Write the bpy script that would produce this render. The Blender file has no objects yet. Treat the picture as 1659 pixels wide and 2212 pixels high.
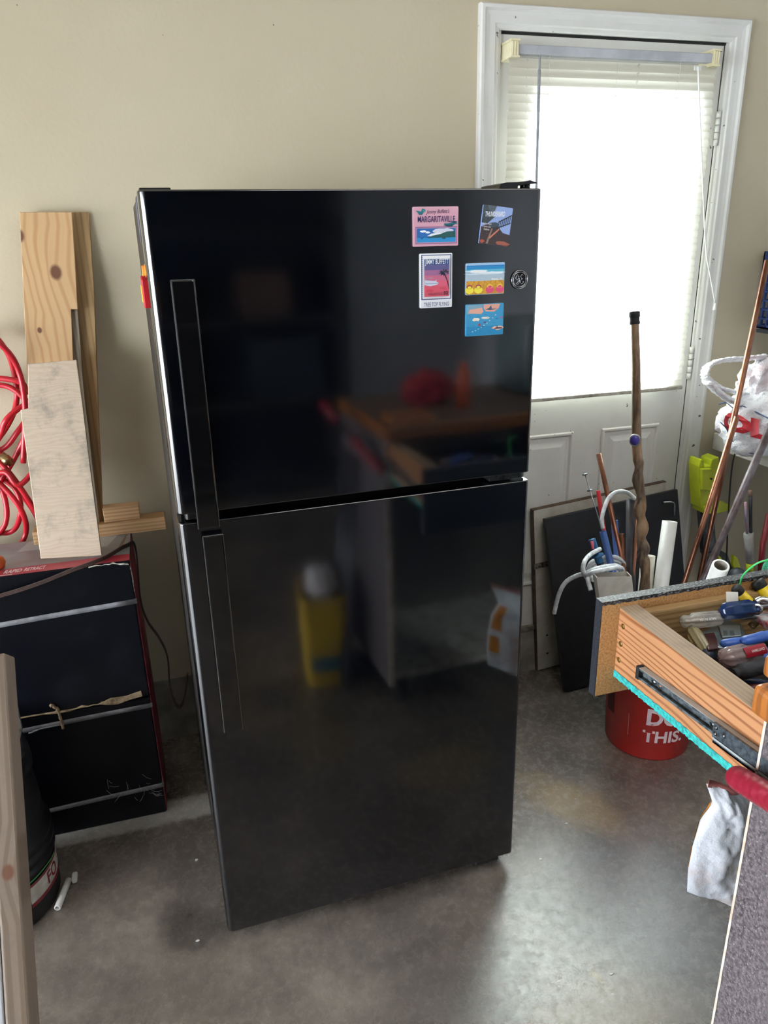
import bpy, bmesh, math, random
from math import sin, cos, pi, radians, sqrt
from mathutils import Vector, Matrix
random.seed(7)
S = bpy.context.scene
COL = S.collection

# ------------------------------------------------------------------ camera
F, PITCH, YAW, ROLL = 1636.4, 0.347, 0.2851, -0.0234
CAM = Vector((-1.0456, -2.2722, 1.5715))
_f = Vector((sin(YAW) * cos(PITCH), cos(YAW) * cos(PITCH), -sin(PITCH)))
_r0 = Vector((cos(YAW), -sin(YAW), 0)); _u0 = _r0.cross(_f)
RGT = _r0 * cos(ROLL) + _u0 * sin(ROLL); UPV = -_r0 * sin(ROLL) + _u0 * cos(ROLL); FWD = _f
cd = bpy.data.cameras.new('camera'); cam = bpy.data.objects.new('camera', cd); COL.objects.link(cam)
cam.matrix_world = Matrix(((RGT.x, UPV.x, -FWD.x, CAM.x), (RGT.y, UPV.y, -FWD.y, CAM.y), (RGT.z, UPV.z, -FWD.z, CAM.z), (0, 0, 0, 1)))
cd.sensor_fit = 'VERTICAL'; cd.sensor_height = 36; cd.lens = 36 * F / 2212; cd.clip_start = .02
S.camera = cam
# ------------------------------------------------------------------ world, exposure
w = bpy.data.worlds.new('world'); S.world = w; w.use_nodes = True
bg = w.node_tree.nodes['Background']; bg.inputs[0].default_value = (.86, .93, 1, 1); bg.inputs[1].default_value = 24
S.view_settings.view_transform = 'Standard'; S.view_settings.look = 'None'; S.view_settings.gamma = 1
S.view_settings.use_curve_mapping = False
S.view_settings.exposure = -0.24
# overcast daylight entering through the open garage door on the left
ld = bpy.data.lights.new('garage_door_daylight', 'AREA'); ld.shape = 'RECTANGLE'; ld.size = 3.4; ld.size_y = 2.1; ld.energy = 45; ld.color = (.93, .97, 1)
lo = bpy.data.objects.new('garage_door_daylight', ld); COL.objects.link(lo); lo.location = (-4.42, -2.3, 1.2); lo.rotation_euler = (0, radians(-90), 0)

# hazy sun on the outside of the door, behind the closed blind
sl = bpy.data.lights.new('sun', 'SUN'); sl.energy = 115; sl.angle = radians(8); sl.color = (.86, .93, 1)
so = bpy.data.objects.new('sun', sl); COL.objects.link(so); so.rotation_euler = Vector((.15, 1, .75)).to_track_quat('Z', 'Y').to_euler()
# unseen overhead fill light added to brighten the bench side of the garage
lf = bpy.data.lights.new('ceiling_fill_light', 'AREA'); lf.shape = 'RECTANGLE'; lf.size = 1.2; lf.size_y = 1.2; lf.energy = 22; lf.color = (1, .97, .93)
lfo = bpy.data.objects.new('ceiling_fill_light', lf); COL.objects.link(lfo); lfo.location = (0, -1.9, 2.66)
# ------------------------------------------------------------------ measuring: a pixel of the photograph met with a real plane
def ray(px, py): return FWD + RGT * ((px - 829.5) / F) - UPV * ((py - 1106) / F)
def on(px, py, ax, v):
    d = ray(px, py); return CAM + d * ((v - CAM[ax]) / d[ax])
def atX(px, py, v): return on(px, py, 0, v)
def atY(px, py, v): return on(px, py, 1, v)
def atZ(px, py, v): return on(px, py, 2, v)

# ------------------------------------------------------------------ materials
def srgb(c):
    if isinstance(c, str): c = tuple(int(c[i:i+2], 16) for i in (0, 2, 4))
    o = []
    for v in c[:3]:
        v = v / 255; o.append(v / 12.92 if v <= .04045 else ((v + .055) / 1.055) ** 2.4)
    return (*o, 1)
def newmat(name):
    m = bpy.data.materials.new(name); m.use_nodes = True
    nt = m.node_tree; return m, nt, nt.nodes['Principled BSDF']
def N(nt, t, **k):
    n = nt.nodes.new(t)
    for a, b in k.items(): setattr(n, a, b)
    return n
def mixc(nt, fac, a, b):
    n = N(nt, 'ShaderNodeMix', data_type='RGBA')
    for s, v in ((n.inputs[0], fac), (n.inputs[6], a), (n.inputs[7], b)):
        if hasattr(v, 'links'): nt.links.new(v, s)
        else: s.default_value = v
    return n.outputs[2]
def mrange(nt, v, a, b, c=0, d=1):
    n = N(nt, 'ShaderNodeMapRange'); nt.links.new(v, n.inputs[0])
    for i, x in enumerate((a, b, c, d)): n.inputs[i + 1].default_value = x
    return n.outputs[0]
def coords(nt, scale=(1, 1, 1)):
    tc = N(nt, 'ShaderNodeTexCoord'); mp = N(nt, 'ShaderNodeMapping'); mp.inputs[3].default_value = scale
    nt.links.new(tc.outputs['Object'], mp.inputs[0]); return mp.outputs[0]
def noise(nt, vec, scale, detail=4, rough=.6):
    n = N(nt, 'ShaderNodeTexNoise'); nt.links.new(vec, n.inputs['Vector'])
    n.inputs['Scale'].default_value = scale; n.inputs['Detail'].default_value = detail; n.inputs['Roughness'].default_value = rough
    return n.outputs[0]
def bump(nt, bs, h, st, dist=.002):
    b = N(nt, 'ShaderNodeBump'); b.inputs['Strength'].default_value = st; b.inputs['Distance'].default_value = dist
    nt.links.new(h, b.inputs['Height']); nt.links.new(b.outputs[0], bs.inputs['Normal'])
_cache = {}
def M(col, rough=.5, metal=0, c2=None, ns=20, lo=.4, hi=.65, stretch=(1, 1, 1), bmp=0, bs=200, ior=1.5, trans=0, key=None, sub=0):
    k = (str(col), rough, metal, str(c2), ns, lo, hi, stretch, bmp, bs, ior, trans)
    if k in _cache: return _cache[k]
    m, nt, b = newmat(key or 'mat_%03d' % len(_cache))
    b.inputs['Base Color'].default_value = srgb(col); b.inputs['Roughness'].default_value = rough
    b.inputs['Metallic'].default_value = metal; b.inputs['IOR'].default_value = ior; b.inputs['Transmission Weight'].default_value = trans
    if c2 is None:
        cc = srgb(col); c2v = tuple(x * .82 for x in cc[:3]) + (1,)
    else: c2v = srgb(c2)
    v = coords(nt, stretch)
    f = mrange(nt, noise(nt, v, ns), lo, hi)
    nt.links.new(mixc(nt, f, srgb(col), c2v), b.inputs['Base Color'])
    if bmp: bump(nt, b, noise(nt, v, bs, 3), bmp)
    _cache[k] = m; return m
def wood(name, c1, c2, axis=2, ring=40, dist=1.5, rough=.6, knots=(), dirt=None, across=0, sharp=(.35, .8), bmp=.15, stretch=.06, dirtr=(.5, .75)):
    m, nt, b = newmat(name); b.inputs['Roughness'].default_value = rough
    sc = [1, 1, 1]; sc[axis] = stretch
    tc = N(nt, 'ShaderNodeTexCoord'); mp = N(nt, 'ShaderNodeMapping'); mp.inputs[3].default_value = sc
    src = tc.outputs['Object']
    dark = None
    for (kx, kz, kr) in knots:                                  # knots: position across, position along, radius
        s = N(nt, 'ShaderNodeVectorMath', operation='SUBTRACT'); nt.links.new(tc.outputs['Object'], s.inputs[0])
        p = [0, 0, 0]; p[across] = kx; p[axis] = kz; s.inputs[1].default_value = p
        q = N(nt, 'ShaderNodeVectorMath', operation='MULTIPLY'); nt.links.new(s.outputs[0], q.inputs[0]); 
        wv = [0, 0, 0]; wv[across] = 1; wv[axis] = .75; q.inputs[1].default_value = wv
        l = N(nt, 'ShaderNodeVectorMath', operation='LENGTH'); nt.links.new(q.outputs[0], l.inputs[0])
        d1 = mrange(nt, l.outputs['Value'], kr * .7, kr * 1.15, 1, 0)
        warp = mrange(nt, l.outputs['Value'], 0, kr * 6, 1, 0)
        mu = N(nt, 'ShaderNodeMath', operation='MULTIPLY'); nt.links.new(warp, mu.inputs[0]); mu.inputs[1].default_value = kr * 1.6
        cx = N(nt, 'ShaderNodeCombineXYZ'); nt.links.new(mu.outputs[0], cx.inputs[across])
        ad = N(nt, 'ShaderNodeVectorMath', operation='ADD'); nt.links.new(src, ad.inputs[0]); nt.links.new(cx.outputs[0], ad.inputs[1]); src = ad.outputs[0]
        if dark is None: dark = d1
        else:
            mx = N(nt, 'ShaderNodeMath', operation='MAXIMUM'); nt.links.new(dark, mx.inputs[0]); nt.links.new(d1, mx.inputs[1]); dark = mx.outputs[0]
    nt.links.new(src, mp.inputs[0]); v = mp.outputs[0]
    wv = N(nt, 'ShaderNodeTexWave', wave_type='BANDS', bands_direction='XYZ'[across] if axis != across else 'X')
    nt.links.new(v, wv.inputs['Vector']); wv.inputs['Scale'].default_value = ring; wv.inputs['Distortion'].default_value = dist * 4
    wv.inputs['Detail'].default_value = 2; wv.inputs['Detail Scale'].default_value = .6
    f = mrange(nt, wv.outputs[0 if False else 1], *sharp)
    c = mixc(nt, f, srgb(c1), srgb(c2))
    f2 = mrange(nt, noise(nt, v, 60, 5), .35, .7, 0, .45)
    c = mixc(nt, f2, c, tuple(x * .8 for x in srgb(c1)[:3]) + (1,))
    if dirt: c = mixc(nt, mrange(nt, noise(nt, coords(nt), 9, 6, .7), *dirtr, 0, .8), c, srgb(dirt))
    if dark is not None: c = mixc(nt, dark, c, srgb('6b4632'))
    nt.links.new(c, b.inputs['Base Color']); bump(nt, b, f2, bmp, .003)
    return m

# ------------------------------------------------------------------ mesh building
def frame_from(d):
    d = Vector(d).normalized(); a = Vector((0, 0, 1)) if abs(d.z) < .95 else Vector((1, 0, 0))
    x = a.cross(d).normalized(); y = d.cross(x); return x, y, d
class MB:
    def __init__(s): s.v = []; s.f = []; s.sm = []
    def add(s, vs, fs, smooth=False, mat=None):
        o = len(s.v)
        s.v += [tuple((mat @ Vector(p)) if mat is not None else p) for p in vs]
        s.f += [tuple(i + o for i in f) for f in fs]; s.sm += [smooth] * len(fs); return s
    def box(s, a, b, mat=None):
        x0, y0, z0 = a; x1, y1, z1 = b
        vs = [(x0, y0, z0), (x1, y0, z0), (x1, y1, z0), (x0, y1, z0), (x0, y0, z1), (x1, y0, z1), (x1, y1, z1), (x0, y1, z1)]
        return s.add(vs, [(0, 3, 2, 1), (4, 5, 6, 7), (0, 1, 5, 4), (1, 2, 6, 5), (2, 3, 7, 6), (3, 0, 4, 7)], False, mat)
    def prism(s, poly, d0, d1, axis='y', mat=None, smooth=False):
        n = len(poly)
        def P(u, v, d): return {'y': (u, d, v), 'x': (d, u, v), 'z': (u, v, d)}[axis]
        vs = [P(u, v, d0) for u, v in poly] + [P(u, v, d1) for u, v in poly]
        fs = [tuple(range(n)), tuple(range(2 * n - 1, n - 1, -1))] + [(i, i + n, (i + 1) % n + n, (i + 1) % n) for i in range(n)]
        o = len(s.f); s.add(vs, fs, False, mat)
        if smooth:
            for i in range(o + 2, len(s.f)): s.sm[i] = True
        return s
    def tube(s, pts, r, n=10, cap=True, mat=None, squash=1.0):
        pts = [Vector(p) for p in pts]; rs = r if hasattr(r, '__len__') else [r] * len(pts)
        vs = []; x = None
        for i, p in enumerate(pts):
            d = (pts[min(i + 1, len(pts) - 1)] - pts[max(i - 1, 0)]).normalized()
            if x is None: x, y, _ = frame_from(d)
            else:
                x = (x - d * x.dot(d)).normalized(); y = d.cross(x)
            for k in range(n):
                a = 2 * pi * k / n; vs.append(tuple(p + x * (rs[i] * cos(a)) + y * (rs[i] * squash * sin(a))))
        fs = [(i * n + k, i * n + (k + 1) % n, (i + 1) * n + (k + 1) % n, (i + 1) * n + k) for i in range(len(pts) - 1) for k in range(n)]
        o = len(s.f); s.add(vs, fs, True, mat)
        if cap:
            b = len(s.v) - len(vs)
            s.f.append(tuple(b + k for k in range(n - 1, -1, -1))); s.sm.append(False)
            e = b + (len(pts) - 1) * n; s.f.append(tuple(e + k for k in range(n))); s.sm.append(False)
        return s
    def lathe(s, prof, n=32, p0=(0, 0, 0), d=(0, 0, 1), close=False, rad=None):
        """prof: (r, h) along direction d from p0"""
        x, y, z = frame_from(d); p0 = Vector(p0); vs = []
        for (r, h) in prof:
            for k in range(n):
                a = 2 * pi * k / n; rr = r * (rad(a) if rad else 1)
                vs.append(tuple(p0 + z * h + x * (rr * cos(a)) + y * (rr * sin(a))))
        fs = [(i * n + k, i * n + (k + 1) % n, (i + 1) * n + (k + 1) % n, (i + 1) * n + k) for i in range(len(prof) - 1) for k in range(n)]
        s.add(vs, fs, True); b = len(s.v) - len(vs)
        if close:
            s.f.append(tuple(b + k for k in range(n - 1, -1, -1))); s.sm.append(False)
            e = b + (len(prof) - 1) * n; s.f.append(tuple(e + k for k in range(n))); s.sm.append(False)
        return s
    def grid(s, fn, nu, nv, smooth=True, wrap=False):
        vs = [tuple(fn(i / nu, j / nv)) for i in range(nu + 1) for j in range(nv + 1)]
        fs = [(i * (nv + 1) + j, (i + 1) * (nv + 1) + j, (i + 1) * (nv + 1) + j + 1, i * (nv + 1) + j + 1) for i in range(nu) for j in range(nv)]
        return s.add(vs, fs, smooth)
    def build(s, name, mat, parent=None, bevel=0, seg=2, solid=0, recalc=True, wn=False):
        me = bpy.data.meshes.new(name); me.from_pydata(s.v, [], s.f); me.update()
        for p, q in zip(me.polygons, s.sm): p.use_smooth = q
        if recalc:
            bm = bmesh.new(); bm.from_mesh(me); bmesh.ops.recalc_face_normals(bm, faces=bm.faces); bm.to_mesh(me); bm.free()
        me.materials.append(mat)
        o = bpy.data.objects.new(name, me); COL.objects.link(o)
        if parent is not None: o.parent = parent
        if solid:
            m = o.modifiers.new('solid', 'SOLIDIFY'); m.thickness = solid; m.offset = 0
        if bevel:
            m = o.modifiers.new('bevel', 'BEVEL'); m.width = bevel; m.segments = seg; m.limit_method = 'ANGLE'; m.angle_limit = radians(40)
        if wn:
            m = o.modifiers.new('normals', 'WEIGHTED_NORMAL'); m.weight = 90; m.keep_sharp = False
        return o
def tag(o, label, cat, group=None):
    o['label'] = label; o['category'] = cat
    if group: o['group'] = group
    return o
def thing(name, label, cat, loc=(0, 0, 0), rz=0, group=None):
    o = bpy.data.objects.new(name, None); COL.objects.link(o); o.location = loc; o.rotation_euler = (0, 0, rz); o.empty_display_size = .05
    return tag(o, label, cat, group)
def part(o, label): o['label'] = label; return o
def struct(o, label, cat='setting'):
    o['kind'] = 'structure'; o['label'] = label; o['category'] = cat; return o
def rel(t, p):  # world point -> local of an empty
    m = Matrix.Translation(t.location) @ t.rotation_euler.to_matrix().to_4x4(); return m.inverted() @ Vector(p)
_txt = {}
def text(body, h, width=None, shear=0, bold=0, res=3):
    """vertices and faces of a line of lettering: u from 0 to width, v from 0 to h"""
    k = (body, shear, bold, res)
    if k not in _txt:
        c = bpy.data.curves.new('t', 'FONT'); c.body = body; c.shear = shear; c.offset = bold; c.resolution_u = res
        o = bpy.data.objects.new('t', c); COL.objects.link(o); bpy.context.view_layer.update()
        me = bpy.data.meshes.new_from_object(o); vs = [tuple(v.co) for v in me.vertices]; fs = [tuple(p.vertices) for p in me.polygons]
        bpy.data.objects.remove(o); bpy.data.curves.remove(c); bpy.data.meshes.remove(me); _txt[k] = (vs, fs)
    vs, fs = _txt[k]
    x0 = min(v[0] for v in vs); x1 = max(v[0] for v in vs); y0 = min(v[1] for v in vs); y1 = max(v[1] for v in vs)
    s = h / (y1 - y0); sx = s if width is None else width / (x1 - x0)
    return [((v[0] - x0) * sx, (v[1] - y0) * s) for v in vs], fs
def put_text(name, body, h, width, mapping, mat, parent, **k):
    vs, fs = text(body, h, width, **k)
    b = MB(); b.add([tuple(mapping(u, v)) for u, v in vs], fs)
    return b.build(name, mat, parent, recalc=False)
def arc(c, r, a0, a1, n): return [(c[0] + r * cos(a0 + (a1 - a0) * i / n), c[1] + r * sin(a0 + (a1 - a0) * i / n)) for i in range(n + 1)]
def rrect(x0, y0, x1, y1, r, n=4):
    p = []
    for cx, cy, a in ((x1 - r, y0 + r, -pi / 2), (x1 - r, y1 - r, 0), (x0 + r, y1 - r, pi / 2), (x0 + r, y0 + r, pi)): p += arc((cx, cy), r, a, a + pi / 2, n)
    return p
def catmull(pts, n=8):
    P = [Vector(p) for p in pts]; P = [P[0] * 2 - P[1]] + P + [P[-1] * 2 - P[-2]]; o = []
    for i in range(1, len(P) - 2):
        for k in range(n):
            t = k / n; a, b, c, d = P[i-1], P[i], P[i+1], P[i+2]
            o.append(.5 * ((2 * b) + (c - a) * t + (2 * a - 5 * b + 4 * c - d) * t * t + (3 * b - a - 3 * c + d) * t ** 3))
    o.append(P[-2]); return o

# ------------------------------------------------------------------ shared materials
def wall_mat():
    m, nt, b = newmat('beige_wall_paint'); v = coords(nt)
    c = mixc(nt, mrange(nt, noise(nt, v, 1.3, 3), .35, .7), srgb('c3b9a0'), srgb('bbb096'))
    c = mixc(nt, mrange(nt, noise(nt, v, 55, 2, .4), .775, .80), c, srgb('7d735c'))
    nt.links.new(c, b.inputs['Base Color']); b.inputs['Roughness'].default_value = .55
    bump(nt, b, noise(nt, v, 90, 3), .25, .002); return m
WALL = wall_mat()
def trim_mat(name='white_painted_trim', c1='d9d9d6', c2='b9b4a8'):
    m, nt, b = newmat(name); v = coords(nt)
    c = mixc(nt, mrange(nt, noise(nt, v, 3, 5), .5, .8, 0, .5), srgb(c1), srgb(c2))
    c = mixc(nt, mrange(nt, noise(nt, v, 45, 3, .5), .71, .74), c, srgb('5b5044'))
    nt.links.new(c, b.inputs['Base Color']); b.inputs['Roughness'].default_value = .4
    bump(nt, b, noise(nt, v, 25, 3), .08, .002); return m
TRIM = trim_mat()
DOORW = trim_mat('white_door_paint', 'd2d1cc', 'b8b2a8')
def conc_mat():
    m, nt, b = newmat('stained_concrete'); v = coords(nt)
    c = mixc(nt, mrange(nt, noise(nt, v, 1.9, 12, .66), .38, .62), srgb('877c71'), srgb('59524c'))
    c = mixc(nt, mrange(nt, noise(nt, v, 6.5, 12, .72), .42, .68, 0, .75), c, srgb('544e49'))
    c = mixc(nt, mrange(nt, noise(nt, v, 3.1, 10, .7), .52, .78, 0, .7), c, srgb('a2978a'))
    c = mixc(nt, mrange(nt, noise(nt, v, 45, 12, .8), .46, .72, 0, .5), c, srgb('453f3b'))
    def spot(c, x, y, rx, ry, col, amt, edge=.5, rot=0, ns=14):
        tc = N(nt, 'ShaderNodeTexCoord'); mp = N(nt, 'ShaderNodeMapping', vector_type='TEXTURE'); mp.inputs[1].default_value = (x, y, 0); mp.inputs[2].default_value = (0, 0, rot); mp.inputs[3].default_value = (rx, ry, 1)
        nt.links.new(tc.outputs['Object'], mp.inputs[0])
        l = N(nt, 'ShaderNodeVectorMath', operation='LENGTH'); nt.links.new(mp.outputs[0], l.inputs[0])
        nn = noise(nt, v, ns, 6, .7); a = N(nt, 'ShaderNodeMath', operation='MULTIPLY_ADD'); nt.links.new(nn, a.inputs[0]); a.inputs[1].default_value = 1.3; nt.links.new(l.outputs['Value'], a.inputs[2])
        return mixc(nt, mrange(nt, a.outputs[0], 1.15, 1.15 + edge, amt, 0), c, srgb(col))
    p = atZ(420, 2005, 0); c = spot(c, p.x, p.y, .11, .09, '3b3631', .75)
    p = atZ(490, 1960, 0); c = spot(c, p.x - .12, p.y + .02, .06, .05, '3b3631', .5)
    p = atZ(1240, 1740, 0); c = spot(c, p.x, p.y, .10, .20, 'a08a68', .8, .5, .5)
    p = atZ(1290, 2110, 0); c = spot(c, p.x, p.y, .012, .035, 'a48a5a', .9, .2, .3, 40)
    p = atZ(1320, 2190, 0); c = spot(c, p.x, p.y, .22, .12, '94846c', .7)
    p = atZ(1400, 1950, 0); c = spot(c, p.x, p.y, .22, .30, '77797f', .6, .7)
    # paler band in the floor colour along the foot of the boxes
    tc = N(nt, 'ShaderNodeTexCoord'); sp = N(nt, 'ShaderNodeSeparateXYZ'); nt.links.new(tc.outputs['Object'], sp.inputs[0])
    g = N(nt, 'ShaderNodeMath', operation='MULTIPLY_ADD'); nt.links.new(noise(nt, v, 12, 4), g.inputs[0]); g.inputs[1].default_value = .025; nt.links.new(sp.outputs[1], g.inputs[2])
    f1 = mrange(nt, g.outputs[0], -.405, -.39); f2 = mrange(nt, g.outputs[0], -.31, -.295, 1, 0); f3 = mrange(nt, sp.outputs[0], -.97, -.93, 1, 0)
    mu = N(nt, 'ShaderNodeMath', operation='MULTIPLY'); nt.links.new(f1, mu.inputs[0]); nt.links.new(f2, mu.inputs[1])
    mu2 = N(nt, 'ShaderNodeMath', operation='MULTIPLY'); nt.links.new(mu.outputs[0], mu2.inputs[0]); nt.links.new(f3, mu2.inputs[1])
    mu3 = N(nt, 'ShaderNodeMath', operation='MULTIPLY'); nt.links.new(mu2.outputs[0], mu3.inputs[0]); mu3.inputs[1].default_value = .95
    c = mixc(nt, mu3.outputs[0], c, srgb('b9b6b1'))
    c = mixc(nt, mrange(nt, noise(nt, v, 38, 2, .3), .80, .81), c, srgb('d9d9d4'))
    nt.links.new(c, b.inputs['Base Color'])
    nt.links.new(mrange(nt, noise(nt, v, 40, 12, .85), .40, .62, .17, .36), b.inputs['Roughness']); b.inputs['IOR'].default_value = 2.1
    bump(nt, b, noise(nt, v, 160, 6, .8), .22, .0015); return m
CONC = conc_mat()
BLK = M('0b0b0d', .35); BLKM = M('141416', .7)
STEEL = M('b8bcc0', .28, 1, '8d9094'); DSTEEL = M('6f777c', .35, 1, '3e4448', ns=60)
WHITEP = M('e9e9e6', .35, 0, 'd4d4cf', ns=8)
COPPER = M('986a56', .36, 1, '6c4636', ns=30, stretch=(1, 1, .3))
STRAP = M('85858a', .5, 0, '6a6a6e', ns=30)

# ================================================================== THE ROOM
XL, XR, YB, ZC = -4.4, 1.32, -4.7, 2.75
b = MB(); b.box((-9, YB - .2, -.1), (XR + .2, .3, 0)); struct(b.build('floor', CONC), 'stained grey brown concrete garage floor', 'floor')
b = MB(); b.box((XL - .1, YB - .1, ZC), (XR + .1, .12, ZC + .1)); struct(b.build('ceiling', M('cfcbc2', .8)), 'pale garage ceiling', 'ceiling')
DX0, DX1, DZ0, DZ1 = -.003, .759, .19, 2.115
b = MB()
b.box((XL - .1, 0, .225), (DX0 - .02, .12, ZC)); b.box((DX1 + .02, 0, .225), (XR + .1, .12, ZC)); b.box((DX0 - .02, 0, DZ1 + .02), (DX1 + .02, .12, ZC))
struct(b.build('wall_back', WALL), 'beige painted wall behind the refrigerator', 'wall')
b = MB(); b.box((XL - .1, -.006, 0), (XR + .1, .12, .186)); b.box((XL - .1, -.006, .186), (DX0 - .02, .12, .222)); b.box((DX1 + .02, -.006, .186), (XR + .1, .12, .222))
struct(b.build('baseboard_back', M('99948a', .75, 0, '76726a', ns=12, bmp=.3, bs=80)), 'grey concrete curb along the foot of the wall', 'curb')
b = MB(); b.box((XR, YB, 0), (XR + .1, .12, ZC)); struct(b.build('wall_right', M('c6c9cf', .6, 0, 'b4b7bd', ns=2)), 'pale grey painted side wall behind the white shelf', 'wall')
b = MB(); b.box((XL, YB - .1, 0), (XR, YB, ZC)); struct(b.build('wall_front', M('b9bdc6', .7, 0, 'a5a9b2', ns=2)), 'pale grey far wall of the garage', 'wall')
b = MB(); b.box((XL - .1, YB, 1.85), (XL, 0, ZC)); b.box((XL - .1, YB, 0), (XL, YB + .6, 1.85)); b.box((XL - .1, -.55, 0), (XL, 0, 1.85))
struct(b.build('wall_left', WALL), 'wall around the open garage door', 'wall')

# ------------------------------------------------------------------ door
D = bpy.data.objects.new('door_1', None); COL.objects.link(D); struct(D, 'white half-glass entry door with a mini blind', 'door')
SY0, SY1 = .004, .046
GX0, GX1, GZ0, GZ1 = .100, .655, 1.085, 1.955
W_, DT = .7556, 2.108
b = MB()
b.box((0, SY0, DZ0), (GX0, SY1, DT)); b.box((GX1, SY0, DZ0), (W_, SY1, DT)); b.box((GX0, SY0, GZ1), (GX1, SY1, DT)); b.box((GX0, SY0, DZ0), (GX1, SY1, GZ0))
b.build('slab', DOORW, D)
b = MB()
for (x0, z0, x1, z1) in ((GX0 - .03, GZ1, GX1 + .03, GZ1 + .03), (GX0 - .03, GZ0 - .03, GX1 + .03, GZ0), (GX0 - .03, GZ0, GX0, GZ1), (GX1, GZ0, GX1 + .03, GZ1)):
    b.box((x0, SY0 - .012, z0), (x1, SY0, z1))
part(b.build('window_frame', TRIM, D, bevel=.003), 'white raised frame around the glass')
m, nt, bs = newmat('clear_pane'); nt.nodes.remove(bs); tr = N(nt, 'ShaderNodeBsdfTransparent'); tr.inputs[0].default_value = (.93, .96, .95, 1)
gl = N(nt, 'ShaderNodeBsdfGlossy'); gl.inputs['Roughness'].default_value = .02; fr = N(nt, 'ShaderNodeFresnel'); mx = N(nt, 'ShaderNodeMixShader')
nt.links.new(fr.outputs[0], mx.inputs[0]); nt.links.new(tr.outputs[0], mx.inputs[1]); nt.links.new(gl.outputs[0], mx.inputs[2]); nt.links.new(mx.outputs[0], nt.nodes['Material Output'].inputs[0])
b = MB(); b.box((GX0, .032, GZ0), (GX1, .037, GZ1)); b.build('pane', m, D)
def panel(x0, z0, x1, z1):
    b = MB()
    def ring(a0, ya, a1, yb):
        P = lambda a, y: [(x0 + a, y, z0 + a), (x1 - a, y, z0 + a), (x1 - a, y, z1 - a), (x0 + a, y, z1 - a)]
        vs = P(a0, ya) + P(a1, yb); b.add(vs, [(i, (i + 1) % 4, (i + 1) % 4 + 4, i + 4) for i in range(4)])
    prof = [(0, SY0 - .001), (.004, SY0 - .007), (.010, SY0 - .007), (.016, SY0 - .001), (.030, SY0 - .001), (.05, SY0 - .006)]
    for (a, y), (c, z) in zip(prof, prof[1:]): ring(a, y, c, z)
    a = .05; y = SY0 - .006; b.add([(x0 + a, y, z0 + a), (x1 - a, y, z0 + a), (x1 - a, y, z1 - a), (x0 + a, y, z1 - a)], [(0, 1, 2, 3)])
    b.build('door_panel', DOORW, D)
panel(.095, .36, .315, .925); panel(.425, .36, .66, .925)
b = MB(); b.box((DX0 - .0, .001, DT + .001), (DX1, .06, DT + .007)); b.box((W_ + .0005, .004, DZ0), (DX1 + .0015, .06, DT + .007)); b.box((-.003, .016, DZ0), (-.0005, .05, DT)); part(b.build('weatherstrip', M('1c1b1a', .8), D), 'black weatherstrip')
b = MB(); b.box((DX0, -.012, DZ0 - .012), (DX1, .08, DZ0 + .004)); part(b.build('threshold', M('8d8778', .5, 0, '4b473f'), D), 'worn threshold')
for py0, py1 in ((240, 316), (746, 815), (1240, 1310)):
    z1 = atY(1530, py0, 0).z; z0 = atY(1530, py1, 0).z; zm = (z0 + z1) / 2
    b = MB()
    for k in range(5): b.tube([(W_ + .002, -.004, z0 + (z1 - z0) * (k + .04) / 5), (W_ + .002, -.004, z0 + (z1 - z0) * (k + .96) / 5)], .0075, 10)
    b.box((W_ - .028, .0115, z0), (W_, .0155, z1)); b.build('hinge', TRIM, D)
# jamb and casing
b = MB(); b.box((DX0 - .02, -.004, DZ0), (DX0, .12, DZ1 + .02)); b.box((DX1, -.004, DZ0), (DX1 + .02, .12, DZ1 + .02)); b.box((DX0, -.004, DZ1), (DX1, .12, DZ1 + .02))
b.box((DX0, SY1, DZ0), (DX0 + .012, SY1 + .03, DZ1)); b.box((DX1 - .012, SY1, DZ0), (DX1, SY1 + .03, DZ1)); b.box((DX0, SY1, DZ1 - .012), (DX1, SY1 + .03, DZ1))
part(b.build('jamb', TRIM, D), 'white door jamb')
prof = [(.008, 0), (.008, .009), (.012, .012), (.020, .013), (.024, .017), (.040, .017), (.052, .019), (.058, .024), (.066, .024), (.070, .018), (.070, 0)]
def casing(kind):
    b = MB(); vs = []
    x0, x1, z1 = DX0, DX1, DZ1 - .008
    for (o, d) in prof:
        if kind == 'left': vs += [(x0 - o, -d, .0 + .13), (x0 - o, -d, z1 + o)]
        if kind == 'right': vs += [(x1 + o, -d, .13), (x1 + o, -d, z1 + o)]
        if kind == 'top': vs += [(x0 - o, -d, z1 + o), (x1 + o, -d, z1 + o)]
    b.add(vs, [(2 * i, 2 * i + 1, 2 * i + 3, 2 * i + 2) for i in range(len(prof) - 1)]); 
    if kind != 'top':
        n = len(prof); b.add([vs[2 * i] for i in range(n)], [tuple(range(n))])
    return b
for i, k in enumerate(('left', 'right', 'top')):
    struct(casing(k).build('trim_%d' % (i + 1), TRIM), 'white moulded door casing, %s' % {'left': 'latch side', 'right': 'hinge side', 'top': 'head piece'}[k], 'trim')

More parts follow.
